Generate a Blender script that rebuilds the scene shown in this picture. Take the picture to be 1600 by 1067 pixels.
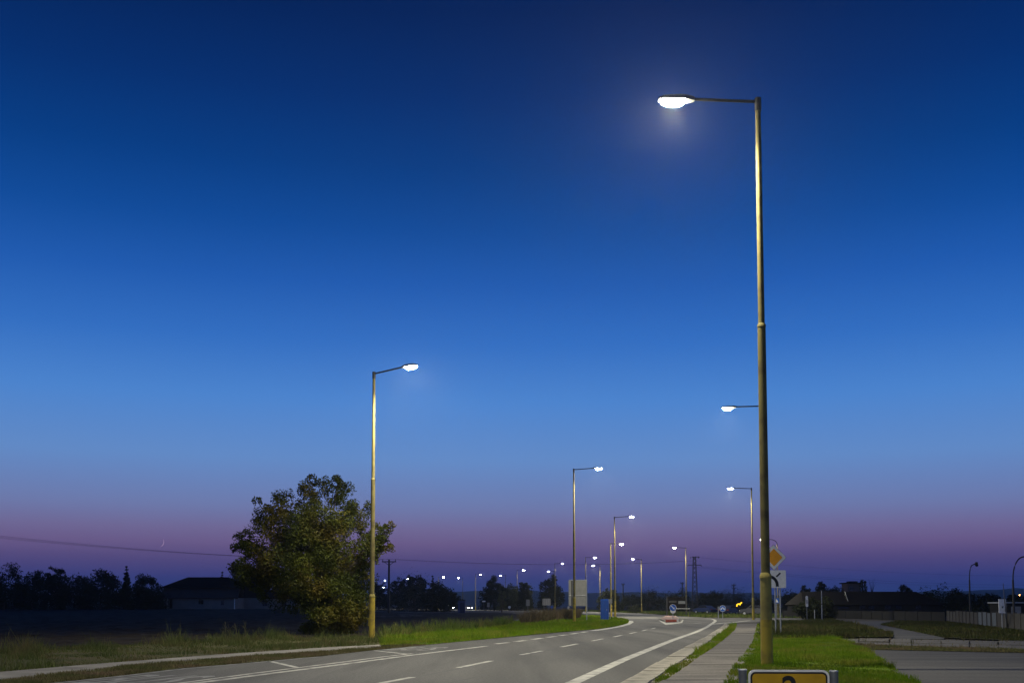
import bpy, bmesh, math, random
import numpy as np
from mathutils import Vector, Matrix

for o in list(bpy.data.objects):
    bpy.data.objects.remove(o)
SC = bpy.context.scene
COL = SC.collection
R = math.radians

# ------------------------------------------------------------------ camera
F_PX, PRIN_Y, CAM_H, PITCH = 1664.0, 831.0, 1.4, math.atan(115.0 / 1664.0)
cam_d = bpy.data.cameras.new('camera')
cam_d.sensor_fit = 'HORIZONTAL'
cam_d.sensor_width = 36.0
cam_d.lens = 36.0 * F_PX / 1600.0
cam_d.shift_y = (PRIN_Y - 533.5) / 1600.0
cam_d.clip_start = 0.1
cam_d.clip_end = 30000
cam = bpy.data.objects.new('camera', cam_d)
COL.objects.link(cam)
cam.location = (0, 0, CAM_H)
cam.rotation_euler = (math.pi / 2 + PITCH, 0, 0)
SC.camera = cam

# ------------------------------------------------------------------ dusk sky
SKY_STOPS = [  # elevation in degrees, sRGB colour of the clear dusk sky
    (-4, (26, 40, 92)), (0.0, (28, 47, 108)), (0.9, (36, 53, 118)), (1.5, (50, 57, 122)), (2.5, (82, 71, 125)),
    (3.3, (106, 89, 137)), (4.1, (112, 104, 151)), (5.3, (109, 123, 174)), (7.8, (97, 139, 200)),
    (10.9, (74, 132, 207)), (13.9, (48, 110, 194)), (16.9, (28, 90, 176)), (19.7, (9, 74, 154)),
    (22.6, (0, 60, 132)), (26.0, (0, 46, 111)), (30.0, (0, 33, 88)), (90.0, (0, 20, 58))]

def lin(c):
    return tuple((v / 255 / 12.92) if v / 255 <= 0.04045 else ((v / 255 + 0.055) / 1.055) ** 2.4 for v in c)

world = bpy.data.worlds.new('World')
SC.world = world
world.use_nodes = True
wn, wl = world.node_tree.nodes, world.node_tree.links
wn.clear()
w_out = wn.new('ShaderNodeOutputWorld')
w_bg = wn.new('ShaderNodeBackground')
w_bg.inputs['Strength'].default_value = 1.0
w_tc = wn.new('ShaderNodeTexCoord')
w_sep = wn.new('ShaderNodeSeparateXYZ')
w_asin = wn.new('ShaderNodeMath'); w_asin.operation = 'ARCSINE'
w_map = wn.new('ShaderNodeMapRange')
w_map.inputs['From Min'].default_value = R(-4)
w_map.inputs['From Max'].default_value = R(90)
w_ramp = wn.new('ShaderNodeValToRGB')
cr = w_ramp.color_ramp
for i, (e, c) in enumerate(SKY_STOPS):
    pos = (e + 4) / 94.0
    el = cr.elements[i] if i < 2 else cr.elements.new(pos)
    el.position = pos
    el.color = (*lin(c), 1)
w_sky = wn.new('ShaderNodeTexSky')
w_sky.sky_type = 'NISHITA'
w_sky.sun_disc = False
w_sky.sun_elevation = R(-4)
w_sky.sun_rotation = R(-25)
w_nsc = wn.new('ShaderNodeVectorMath'); w_nsc.operation = 'SCALE'
w_nsc.inputs['Scale'].default_value = 0.05
w_add = wn.new('ShaderNodeVectorMath'); w_add.operation = 'ADD'
wl.new(w_tc.outputs['Generated'], w_sep.inputs[0])
wl.new(w_sep.outputs['Z'], w_asin.inputs[0])
wl.new(w_asin.outputs[0], w_map.inputs['Value'])
wl.new(w_map.outputs[0], w_ramp.inputs[0])
wl.new(w_sky.outputs[0], w_nsc.inputs[0])
wl.new(w_ramp.outputs[0], w_add.inputs[0])
wl.new(w_nsc.outputs[0], w_add.inputs[1])
wl.new(w_add.outputs[0], w_bg.inputs['Color'])
wl.new(w_bg.outputs[0], w_out.inputs[0])

vs = SC.view_settings
vs.view_transform = 'Standard'
vs.look = 'None'
vs.exposure = 0.0
vs.gamma = 1.0
vs.use_curve_mapping = False
SC.cycles.use_denoising = True
SC.cycles.max_bounces = 5
SC.cycles.volume_bounces = 0
SC.cycles.sample_clamp_indirect = 3.0

LAMP_POWER = 6000.0
LAMP_COL = (1.0, 0.93, 0.70)

# ------------------------------------------------------------------ helpers
random.seed(7)
RNG = np.random.default_rng(11)

def ray(px, py):
    xr, yr = (px - 800.0) / F_PX, (PRIN_Y - py) / F_PX
    c, s = math.cos(PITCH), math.sin(PITCH)
    return Vector((xr, c - yr * s, s + yr * c))

def P(px, py, z=0.0):
    d = ray(px, py)
    t = (z - CAM_H) / d.z
    return Vector((d.x * t, d.y * t, z))

def A(px, py, depth):
    d = ray(px, py)
    t = depth / d.y
    return Vector((d.x * t, depth, CAM_H + d.z * t))

def tag(o, label=None, cat=None, group=None, kind=None):
    if label: o['label'] = label
    if cat: o['category'] = cat
    if group: o['group'] = group
    if kind: o['kind'] = kind
    return o

def empty(name, loc=(0, 0, 0), rz=0.0):
    o = bpy.data.objects.new(name, None)
    o.empty_display_size = 0.2
    COL.objects.link(o)
    o.location = loc
    o.rotation_euler = (0, 0, rz)
    return o

def link_mesh(name, me, parent=None, loc=None, rz=0.0):
    o = bpy.data.objects.new(name, me)
    COL.objects.link(o)
    if parent is not None: o.parent = parent
    if loc is not None: o.location = loc
    o.rotation_euler = (0, 0, rz)
    return o

class MB:
    def __init__(self):
        self.v, self.f = [], []
    def add(self, vs, fs):
        n = len(self.v)
        self.v += [tuple(p) for p in vs]
        self.f += [tuple(i + n for i in q) for q in fs]
        return self
    def box(self, c, s, rz=0.0, taper=1.0):
        x, y, z = s[0] / 2, s[1] / 2, s[2] / 2
        pts = []
        for k, t in ((-1, 1.0), (1, taper)):
            for a, b in ((-1, -1), (1, -1), (1, 1), (-1, 1)):
                px, py = a * x * t, b * y * t
                pts.append((c[0] + px * math.cos(rz) - py * math.sin(rz), c[1] + px * math.sin(rz) + py * math.cos(rz), c[2] + k * z))
        return self.add(pts, [(3, 2, 1, 0), (4, 5, 6, 7), (0, 1, 5, 4), (1, 2, 6, 5), (2, 3, 7, 6), (3, 0, 4, 7)])
    def tube(self, pts, rad, n=8, cap=True):
        pts = [Vector(p) for p in pts]
        if not hasattr(rad, '__len__'): rad = [rad] * len(pts)
        vs, fs = [], []
        up = Vector((0, 0, 1))
        for i, p in enumerate(pts):
            d = (pts[min(i + 1, len(pts) - 1)] - pts[max(i - 1, 0)]).normalized()
            ref = up if abs(d.z) < 0.95 else Vector((1, 0, 0))
            a = d.cross(ref).normalized()
            b = d.cross(a)
            for k in range(n):
                t = 2 * math.pi * k / n
                vs.append(p + (a * math.cos(t) + b * math.sin(t)) * rad[i])
        for i in range(len(pts) - 1):
            for k in range(n):
                fs.append((i * n + k, i * n + (k + 1) % n, (i + 1) * n + (k + 1) % n, (i + 1) * n + k))
        if cap:
            fs.append(tuple(range(n)))
            fs.append(tuple(range(len(pts) * n - 1, (len(pts) - 1) * n - 1, -1)))
        return self.add(vs, fs)
    def prism(self, poly, z0, z1):
        n = len(poly)
        return self.add([(p[0], p[1], z0) for p in poly] + [(p[0], p[1], z1) for p in poly],
                        [tuple(range(n - 1, -1, -1)), tuple(range(n, 2 * n))] + [(i, (i + 1) % n, (i + 1) % n + n, i + n) for i in range(n)])
    def plate(self, poly, y0, y1):          # outline in x,z extruded along y (front face at y0)
        n = len(poly)
        return self.add([(p[0], y0, p[1]) for p in poly] + [(p[0], y1, p[1]) for p in poly],
                        [tuple(range(n)), tuple(range(2 * n - 1, n - 1, -1))] + [((i + 1) % n, i, i + n, (i + 1) % n + n) for i in range(n)])
    def build(self, name, mat, parent=None, smooth=False, loc=None, rz=0.0):
        me = bpy.data.meshes.new(name)
        me.from_pydata(self.v, [], self.f)
        bm = bmesh.new(); bm.from_mesh(me)
        bmesh.ops.recalc_face_normals(bm, faces=bm.faces)
        bm.to_mesh(me); bm.free()
        me.materials.append(mat)
        if smooth:
            me.shade_smooth()
            try: me.set_sharp_from_angle(angle=R(40))
            except Exception: pass
        return link_mesh(name, me, parent, loc, rz)

def fast_mesh(name, verts, nper, mat, parent=None):
    """verts (N*nper,3) -> N faces of nper corners"""
    me = bpy.data.meshes.new(name)
    nv = len(verts); nf = nv // nper
    me.vertices.add(nv)
    me.vertices.foreach_set('co', np.ascontiguousarray(verts, dtype=np.float32).ravel())
    me.loops.add(nv)
    me.loops.foreach_set('vertex_index', np.arange(nv, dtype=np.int32))
    me.polygons.add(nf)
    me.polygons.foreach_set('loop_start', np.arange(0, nv, nper, dtype=np.int32))
    me.update(calc_edges=True)
    me.materials.append(mat)
    return link_mesh(name, me, parent)

def disc(r, n=24, cx=0, cz=0):
    return [(cx + r * math.cos(2 * math.pi * k / n), cz + r * math.sin(2 * math.pi * k / n)) for k in range(n)]

def rrect(w, h, r, n=5, cx=0, cz=0):
    pts = []
    for sx, sz, a0 in ((1, -1, -90), (1, 1, 0), (-1, 1, 90), (-1, -1, 180)):
        for k in range(n + 1):
            a = R(a0 + 90 * k / n)
            pts.append((cx + sx * (w / 2 - r) + r * math.cos(a), cz + sz * (h / 2 - r) + r * math.sin(a)))
    return pts

# ------------------------------------------------------------------ materials
def mat(name, c1, c2=None, scale=4.0, rough=0.8, bump=0.0, bscale=None, metal=0.0, stretch=None, rz=0.0, emit=None, detail=6.0, c3=None, scale3=0.3, translucent=0.0, spec=0.35, grain=0.0):
    m = bpy.data.materials.new(name)
    m.use_nodes = True
    nt = m.node_tree; N, L = nt.nodes, nt.links
    b = N['Principled BSDF']
    b.inputs['Roughness'].default_value = rough
    b.inputs['Metallic'].default_value = metal
    b.inputs['Specular IOR Level'].default_value = spec
    b.inputs['Base Color'].default_value = (*c1, 1)
    tc = N.new('ShaderNodeTexCoord')
    mp = N.new('ShaderNodeMapping')
    L.new(tc.outputs['Object'], mp.inputs[0])
    mp.inputs['Rotation'].default_value = (0, 0, rz)
    if stretch: mp.inputs['Scale'].default_value = stretch
    if c2:
        n = N.new('ShaderNodeTexNoise'); n.inputs['Scale'].default_value = scale; n.inputs['Detail'].default_value = detail
        L.new(mp.outputs[0], n.inputs['Vector'])
        r = N.new('ShaderNodeValToRGB')
        r.color_ramp.elements[0].position = 0.35; r.color_ramp.elements[1].position = 0.66
        r.color_ramp.elements[0].color = (*c1, 1); r.color_ramp.elements[1].color = (*c2, 1)
        L.new(n.outputs['Fac'], r.inputs[0])
        col = r.outputs[0]
        if c3:
            n3 = N.new('ShaderNodeTexNoise'); n3.inputs['Scale'].default_value = scale3; n3.inputs['Detail'].default_value = 4
            L.new(mp.outputs[0], n3.inputs['Vector'])
            r3 = N.new('ShaderNodeValToRGB')
            r3.color_ramp.elements[0].position = 0.48; r3.color_ramp.elements[1].position = 0.68
            L.new(n3.outputs['Fac'], r3.inputs[0])
            mx = N.new('ShaderNodeMix'); mx.data_type = 'RGBA'
            L.new(r3.outputs[0], mx.inputs['Factor']); L.new(col, mx.inputs['A']); mx.inputs['B'].default_value = (*c3, 1)
            col = mx.outputs['Result']
        if grain:
            ng = N.new('ShaderNodeTexNoise'); ng.inputs['Scale'].default_value = 16; ng.inputs['Detail'].default_value = 5
            L.new(tc.outputs['Object'], ng.inputs['Vector'])
            rg = N.new('ShaderNodeMapRange')
            rg.inputs['From Min'].default_value = .3; rg.inputs['From Max'].default_value = .7
            rg.inputs['To Min'].default_value = 1 - grain; rg.inputs['To Max'].default_value = 1 + grain
            L.new(ng.outputs['Fac'], rg.inputs['Value'])
            vm = N.new('ShaderNodeVectorMath'); vm.operation = 'SCALE'
            L.new(col, vm.inputs[0]); L.new(rg.outputs[0], vm.inputs['Scale'])
            col = vm.outputs[0]
        L.new(col, b.inputs['Base Color'])
    if bump:
        nb = N.new('ShaderNodeTexNoise'); nb.inputs['Scale'].default_value = bscale or scale * 4; nb.inputs['Detail'].default_value = 8
        L.new(tc.outputs['Object'], nb.inputs['Vector'])
        bp = N.new('ShaderNodeBump'); bp.inputs['Strength'].default_value = bump; bp.inputs['Distance'].default_value = 0.03
        L.new(nb.outputs['Fac'], bp.inputs['Height']); L.new(bp.outputs[0], b.inputs['Normal'])
    if emit:
        b.inputs['Emission Color'].default_value = (*emit[0], 1)
        b.inputs['Emission Strength'].default_value = emit[1]
    if translucent:
        tr = N.new('ShaderNodeBsdfTranslucent'); mxs = N.new('ShaderNodeMixShader')
        mxs.inputs[0].default_value = translucent
        src = b.inputs['Base Color'].links
        if src: L.new(src[0].from_socket, tr.inputs['Color'])
        else: tr.inputs['Color'].default_value = (*c1, 1)
        L.new(b.outputs[0], mxs.inputs[1]); L.new(tr.outputs[0], mxs.inputs[2])
        L.new(mxs.outputs[0], N['Material Output'].inputs['Surface'])
    return m

ROAD_RZ = R(15.5)
M = dict(
    seam=mat('seam_tar', (0.03, 0.03, 0.029), (0.05, 0.049, 0.048), 2.0, 0.7),
    asphalt=mat('asphalt', (0.066, 0.064, 0.061), (0.122, 0.119, 0.112), 0.55, 0.85, 0.6, 45, stretch=(1, 0.07, 1), rz=ROAD_RZ, c3=(0.058, 0.057, 0.056), scale3=0.9, detail=14, grain=.28),
    sandy=mat('sandy_earth', (0.15, 0.135, 0.105), (0.23, 0.21, 0.17), 2.2, 0.95, 0.8, 25, c3=(0.09, 0.085, 0.05), scale3=1.5),
    roughturf=mat('rough_turf', (0.05, 0.055, 0.018), (0.085, 0.08, 0.03), 1.2, 0.95, 0.8, 15, c3=(0.10, 0.075, 0.04), scale3=0.8, spec=0.1),
    roughgrass=mat('rough_blade', (0.05, 0.07, 0.016), (0.10, 0.12, 0.03), 0.8, 0.75, c3=(0.13, 0.10, 0.045), scale3=0.9, translucent=0.25, spec=0.15),
    pinkpave=mat('pink_paving', (0.22, 0.135, 0.12), (0.17, 0.11, 0.10), 3, 0.9),
    cabindark=mat('cabin_rib', (0.004, 0.035, 0.19), rough=0.5),
    lot=mat('lot_asphalt', (0.05, 0.048, 0.048), (0.072, 0.07, 0.067), 0.8, 0.9, 0.35, 30, stretch=(0.25, 1, 1), c3=(0.034, 0.034, 0.034), scale3=0.7, grain=.3),
    paint=mat('road_paint', (0.50, 0.49, 0.43), (0.36, 0.355, 0.32), 3.0, 0.75, c3=(0.15, 0.147, 0.14), scale3=2.4),
    faded=mat('faded_road_paint', (0.30, 0.30, 0.29), (0.13, 0.13, 0.125), 3.0, 0.8),
    oldconcrete=mat('old_concrete', (0.105, 0.097, 0.085), (0.16, 0.148, 0.13), 1.8, 0.92, 0.5, 25, c3=(0.065, 0.06, 0.05), scale3=1.3),
    concrete=mat('concrete', (0.20, 0.185, 0.16), (0.29, 0.27, 0.235), 1.8, 0.9, 0.4, 25, c3=(0.14, 0.13, 0.115), scale3=0.9),
    slab=mat('pavement_slab', (0.105, 0.096, 0.087), (0.165, 0.152, 0.138), 1.3, 0.92, 0.5, 40, stretch=(0.5, 1.3, 1), c3=(0.08, 0.074, 0.066), scale3=0.9, detail=12, grain=.3),
    kerb=mat('kerb_stone', (0.27, 0.25, 0.205), (0.36, 0.335, 0.28), 2.5, 0.9, 0.5, 30, c3=(0.18, 0.17, 0.14), scale3=1.4),
    soil=mat('soil', (0.028, 0.024, 0.02), (0.05, 0.043, 0.035), 2.0, 0.95, 1.0, 6),
    field=mat('field_soil', (0.012, 0.0105, 0.010), (0.024, 0.02, 0.017), 1.2, 0.98, 1.0, 4, spec=0.1),
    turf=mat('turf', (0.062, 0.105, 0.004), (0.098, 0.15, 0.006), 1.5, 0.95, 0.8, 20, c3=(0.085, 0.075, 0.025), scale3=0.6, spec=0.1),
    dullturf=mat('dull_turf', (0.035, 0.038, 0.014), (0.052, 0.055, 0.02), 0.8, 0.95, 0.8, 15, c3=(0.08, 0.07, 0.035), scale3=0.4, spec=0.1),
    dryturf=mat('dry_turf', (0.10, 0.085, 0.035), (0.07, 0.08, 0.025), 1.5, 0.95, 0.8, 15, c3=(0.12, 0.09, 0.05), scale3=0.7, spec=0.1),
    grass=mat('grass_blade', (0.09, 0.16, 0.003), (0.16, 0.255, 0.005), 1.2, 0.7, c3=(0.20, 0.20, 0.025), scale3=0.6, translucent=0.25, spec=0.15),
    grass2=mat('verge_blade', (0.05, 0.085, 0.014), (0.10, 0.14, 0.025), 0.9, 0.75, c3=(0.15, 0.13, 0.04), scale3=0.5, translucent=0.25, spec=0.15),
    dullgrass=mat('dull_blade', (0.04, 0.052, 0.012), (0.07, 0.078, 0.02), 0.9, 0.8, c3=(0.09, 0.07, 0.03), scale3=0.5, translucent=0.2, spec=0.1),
    polelow=mat('lamplit_yellow_pole_paint', (0.30, 0.25, 0.075), (0.24, 0.20, 0.06), 1.5, 0.75, 0.2, 30, c3=(0.17, 0.135, 0.05), scale3=2.5, spec=0.2),  # lower sections' yellow paint, lightened in the colour to read as lamp-lit
    drygrass=mat('dry_blade', (0.13, 0.11, 0.045), (0.09, 0.10, 0.03), 1.0, 0.8, c3=(0.17, 0.12, 0.07), scale3=0.8, translucent=0.2, spec=0.15),
    weeds=mat('dry_weed', (0.12, 0.085, 0.05), (0.075, 0.065, 0.03), 1.0, 0.85, translucent=0.15, spec=0.1),
    pole=mat('beige_pole_paint', (0.185, 0.155, 0.052), (0.145, 0.12, 0.042), 1.5, 0.75, 0.2, 30, c3=(0.09, 0.07, 0.03), scale3=2.5, spec=0.2),
    ochre=mat('ochre_pole_paint', (0.43, 0.31, 0.03), (0.34, 0.245, 0.026), 3.0, 0.6, 0.2, 25, c3=(0.17, 0.12, 0.03), scale3=3.0),
    darkmetal=mat('dark_steel', (0.03, 0.03, 0.028), (0.045, 0.043, 0.04), 6, 0.6, metal=0.3),
    lamphead=mat('luminaire_grey', (0.16, 0.16, 0.15), (0.12, 0.12, 0.115), 6, 0.5, metal=0.2),
    lens=mat('lit_lens', (0.9, 0.9, 0.85), emit=((1.0, 0.94, 0.78), 650.0)),
    galv=mat('galvanised_steel', (0.33, 0.34, 0.35), (0.25, 0.26, 0.27), 12, 0.5, metal=0.4),
    greypost=mat('dark_grey_post', (0.13, 0.14, 0.15), (0.10, 0.105, 0.11), 14, 0.5, metal=0.2),
    white=mat('sign_white', (0.72, 0.72, 0.70), (0.60, 0.60, 0.58), 8, 0.4),
    black=mat('sign_black', (0.012, 0.012, 0.012), rough=0.4),
    yellow=mat('sign_yellow', (0.46, 0.27, 0.004), (0.37, 0.215, 0.004), 9, 0.28, spec=0.6),
    amber=mat('sign_amber', (0.80, 0.34, 0.006), (0.72, 0.30, 0.006), 9, 0.4),
    blue=mat('sign_blue', (0.012, 0.10, 0.42), (0.012, 0.085, 0.36), 9, 0.4),
    signback=mat('sign_back', (0.24, 0.235, 0.22), (0.19, 0.187, 0.175), 3, 0.5, metal=0.2),
    cabin=mat('blue_cabin_plastic', (0.006, 0.07, 0.36), (0.008, 0.055, 0.28), 3, 0.5),
    bluebox=mat('dark_blue_box', (0.03, 0.045, 0.12), (0.04, 0.055, 0.14), 3, 0.6),
    red=mat('red_paving', (0.36, 0.085, 0.06), (0.28, 0.07, 0.05), 3, 0.85, 0.3),
    leaf=mat('walnut_leaf', (0.024, 0.035, 0.003), (0.065, 0.076, 0.005), 0.55, 0.6, c3=(0.105, 0.078, 0.008), scale3=0.7, translucent=0.3, spec=0.2),
    darkleaf=mat('far_leaf', (0.016, 0.022, 0.010), (0.03, 0.035, 0.013), 0.4, 0.8, spec=0.1),
    paleleaf=mat('pale_leaf', (0.07, 0.08, 0.03), (0.10, 0.10, 0.045), 0.4, 0.8, spec=0.1),
    bark=mat('bark', (0.07, 0.055, 0.04), (0.04, 0.032, 0.025), 6, 0.9, 0.6),
    plaster=mat('house_plaster', (0.22, 0.20, 0.185), (0.18, 0.165, 0.15), 0.7, 0.9),
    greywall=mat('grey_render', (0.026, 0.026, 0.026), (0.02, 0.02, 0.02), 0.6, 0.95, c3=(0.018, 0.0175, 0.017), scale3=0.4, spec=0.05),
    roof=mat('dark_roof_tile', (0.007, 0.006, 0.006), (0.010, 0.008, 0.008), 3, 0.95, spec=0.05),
    brownroof=mat('brown_roof_tile', (0.07, 0.042, 0.034), (0.055, 0.034, 0.028), 3, 0.8),
    brick=mat('reddish_render', (0.16, 0.085, 0.06), (0.12, 0.065, 0.05), 2, 0.9),
    wallpanel=mat('wall_panel', (0.06, 0.054, 0.044), (0.04, 0.037, 0.031), 1.4, 0.9, 0.4, 20, c3=(0.035, 0.032, 0.028), scale3=1.0),
    gate=mat('gate_steel', (0.07, 0.09, 0.10), (0.055, 0.07, 0.08), 3, 0.6),
    glass=mat('dark_glass', (0.01, 0.011, 0.014), rough=0.1, spec=0.6),
    carblue=mat('dark_blue_car', (0.012, 0.02, 0.06), rough=0.45, spec=0.3),
    cargrey=mat('grey_car', (0.018, 0.021, 0.03), rough=0.45, spec=0.3),
    rubber=mat('tyre_rubber', (0.012, 0.012, 0.012), rough=0.9),
    headlight=mat('lit_headlight', (0.9, 0.9, 0.9), emit=((1.0, 0.97, 0.9), 260.0)),
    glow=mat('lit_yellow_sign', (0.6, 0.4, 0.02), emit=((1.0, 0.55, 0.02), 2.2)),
    warmlamp=mat('warm_lamp', (0.6, 0.4, 0.2), emit=((1.0, 0.45, 0.12), 14.0)),
    moon=mat('moon_light', (0.5, 0.4, 0.45), emit=((0.30, 0.19, 0.30), 1.0)),
    hill=mat('hill_wood', (0.02, 0.03, 0.018), (0.03, 0.042, 0.022), 0.01, 0.95, spec=0.05),
    wire=mat('wire', (0.02, 0.02, 0.02), rough=0.6),
)

# ------------------------------------------------------------------ the ground
def sstep(a, b, x):
    t = min(1.0, max(0.0, (x - a) / (b - a)))
    return t * t * (3 - 2 * t)

def zg(x, y):          # the field to the left rises gently towards the houses
    if y < 30: return 0.0
    return 0.72 * sstep(70, 190, y) * sstep(0.09, 0.19, -x / y)

def sheet(name, pts, z, m, label, cat, sub=None, kind='structure', wob=0.0):
    bm = bmesh.new()
    vsx = [bm.verts.new((p[0], p[1], z)) for p in pts]
    f = bm.faces.new(vsx)
    bm.normal_update()
    if f.normal.z < 0: f.normal_flip()
    bmesh.ops.triangulate(bm, faces=[f])
    me = bpy.data.meshes.new(name)
    bm.to_mesh(me); bm.free()
    me.materials.append(m)
    o = link_mesh(name, me)
    tag(o, label, cat, kind=kind)
    return o

# ground: one sheet out to the horizon, finer near by
def ground():
    xs = sorted(set([-9000, -5000, -2500, -1200, -700, -400, -260] + list(range(-200, 201, 10)) + [260, 400, 700, 1200, 2500, 5000, 9000]))
    ys = sorted(set([-200, -60] + list(range(-20, 301, 10)) + [340, 400, 500, 700, 1200, 2500, 5000, 9000]))
    v = [(x, y, zg(x, y) - 0.03) for y in ys for x in xs]
    n = len(xs)
    f = [(j * n + i, j * n + i + 1, (j + 1) * n + i + 1, (j + 1) * n + i) for j in range(len(ys) - 1) for i in range(n - 1)]
    o = MB().add(v, f).build('ground', M['soil'], smooth=True)
    tag(o, 'dark flat ground reaching to the horizon', 'ground', kind='structure')
ground()

# outlines on the ground, as read off the place
LEFT_EDGE = [P(*q) for q in ((78, 1067), (189, 1055.5), (283, 1044), (405, 1033.6), (500, 1025), (581, 1015.5), (669, 1007), (783, 996), (871, 988), (939, 982), (965, 978), (981, 973.5), (983, 970), (978, 967.5), (962, 965.3), (930, 962.2), (900, 960), (860, 957.4), (800, 955.4), (727, 954.4), (640, 953.6))]
d0 = (LEFT_EDGE[0] - LEFT_EDGE[3]).normalized()
LEFT_EDGE.insert(0, LEFT_EDGE[0] + d0 * 60)
RIGHT_EDGE = [P(*q) for q in ((984, 1067), (1020, 1045), (1061, 1020.7), (1102.5, 998), (1125, 983), (1133, 975.6), (1142, 973.2), (1188, 971.2), (1300, 969.5))]
d1 = (RIGHT_EDGE[0] - RIGHT_EDGE[2]).normalized()
RIGHT_EDGE.insert(0, RIGHT_EDGE[0] + d1 * 60)
FAR_EDGE = [P(*q) for q in ((1300, 965.6), (1180, 965.2), (1104, 964.6), (1060, 962), (1000, 957.8), (940, 955.6), (870, 953.9), (800, 952.6), (727, 952), (640, 951.6))]
road = sheet('road', RIGHT_EDGE + FAR_EDGE + LEFT_EDGE[::-1], 0.0, M['asphalt'], 'grey asphalt road curving away to the left past the traffic island', 'road')

# ploughed field on the left, with relief
def field():
    v, f = [], []
    nx, ny = 150, 150
    for j in range(ny):
        t = j / (ny - 1)
        y = 24 + 190 * t ** 1.8
        for i in range(nx):
            u = i / (nx - 1)
            x0 = min(-0.30 * y - 2.0, -9.0) if y < 30 else None
            # right border follows the verge
            xr = np.interp(y, [24, 32, 35, 39, 44, 49.6, 57, 66, 89, 130, 155, 214], [-17.6, -15.4, -14.3, -12.9, -10.7, -6.2, -4.9, -2.6, -.4, 1.6, 3.0, -1.0])
            xl = -1.05 * y - 20
            x = xl + (xr - xl) * u ** 0.7
            h = 0.06 * math.sin((x * 0.55 - y * 0.9) * 2.4) + random.uniform(-0.06, 0.06)
            v.append((x, y, zg(x, y) + 0.03 + (h if i < nx - 1 and j > 0 else -0.1)))
    for j in range(ny - 1):
        for i in range(nx - 1):
            f.append((j * nx + i, j * nx + i + 1, (j + 1) * nx + i + 1, (j + 1) * nx + i))
    o = MB().add(v, f).build('field', M['field'])
    tag(o, 'dark ploughed field behind the left verge', 'field', kind='structure')
field()

# concrete footpath on the left
PT = [(0, 1049), (142, 1037), (337, 1022), (506, 1011), (592, 1006.5)]
PB = [(0, 1060.5), (78, 1051), (216, 1036), (405, 1022), (526, 1014.3), (596, 1009)]
pt = [P(x, y, 0.05) for x, y in PT]; pb = [P(x, y, 0.05) for x, y in PB]
pt.insert(0, pt[0] + (pt[0] - pt[2]).normalized() * 30); pb.insert(0, pb[0] + (pb[0] - pb[2]).normalized() * 30)
o = MB().prism([(p.x, p.y) for p in pt + pb[::-1]], -0.02, 0.05).build('footpath', M['concrete'])
tag(o, 'narrow worn concrete footpath beside the left grass verge', 'path', kind='structure')

# verges
W = lambda L, z=0: [P(x, y, z) for x, y in L]
v_dry = LEFT_EDGE[:8] + [P(596, 1009.5)] + pb[::-1][1:]
sheet('dry_verge', v_dry, 0.012, M['dryturf'], 'strip of dry patchy turf between road edge and left footpath', 'verge')
v_left = [p.copy() for p in pt] + W([(600, 1003), (600, 993), (520, 995), (400, 999), (250, 1006), (120, 1013), (0, 1019)])
v_left.append(v_left[-1] + (pt[0] - pt[2]).normalized() * 26)
sheet('left_verge', v_left, 0.02, M['roughturf'], 'rough grass verge between left footpath and ploughed field', 'verge')
v_mid = LEFT_EDGE[7:16] + [LEFT_EDGE[16], LEFT_EDGE[17]] + W([(860, 961), (800, 972), (740, 981), (660, 987), (596, 993)]) + W([(592, 1008)])
sheet('mid_verge', v_mid, 0.018, M['turf'], 'green grass verge tapering to a point where the road bends', 'verge')
SLAB_R = W([(1155, 1067), (1163, 1043), (1177.5, 1020.7), (1187, 1003), (1188, 985), (1189, 974)], 0.12)
SLAB_L = W([(1029, 1067), (1063, 1045), (1091, 1026), (1125, 1004), (1147.5, 985), (1152, 975)], 0.12)
for S in (SLAB_R, SLAB_L):
    S.insert(0, S[0] + (S[0] - S[2]).normalized() * 22)
LOT_L = W([(1415, 1067), (1385, 1047), (1350, 1020), (1344, 1015), (1326, 1007), (1296, 997)])
LOT_L.insert(0, LOT_L[0] + (LOT_L[0] - LOT_L[2]).normalized() * 25)
v_right = [Vector((p.x - 0.05, p.y, 0)) for p in SLAB_R] + W([(1190, 971.6), (1300, 969.9), (1330, 975), (1395, 991), (1396, 997)]) + LOT_L[::-1]
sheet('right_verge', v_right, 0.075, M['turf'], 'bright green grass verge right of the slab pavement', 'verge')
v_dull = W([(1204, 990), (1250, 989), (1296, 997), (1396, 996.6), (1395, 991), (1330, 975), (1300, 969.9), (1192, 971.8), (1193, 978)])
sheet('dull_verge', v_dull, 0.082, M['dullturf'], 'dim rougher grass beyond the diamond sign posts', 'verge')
# kerbside bed under the slabs and the grass strip between kerb and slabs
KERB_R = W([(1011, 1067), (1050, 1039.5), (1076, 1024), (1106, 1002), (1134, 983), (1141, 975.6)], 0.12)
KERB_R.insert(0, KERB_R[0] + (KERB_R[0] - KERB_R[2]).normalized() * 22)
bed = [Vector((p.x - 0.02, p.y, 0)) for p in KERB_R] + [Vector((p.x + .06, p.y, 0)) for p in SLAB_L[::-1]]
sheet('earth_strip', bed, 0.085, M['sandy'], 'sandy weedy earth strip between kerb stones and pavement slabs', 'ground')

def poly_at(poly, s):
    """point on polyline at arc length s"""
    for a, b in zip(poly, poly[1:]):
        d = (b - a).length
        if s <= d or b is poly[-1]:
            return a + (b - a) * (s / d)
        s -= d

def interp_y(poly, y):
    return float(np.interp(y, [p.y for p in poly], [p.x for p in poly]))

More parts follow.
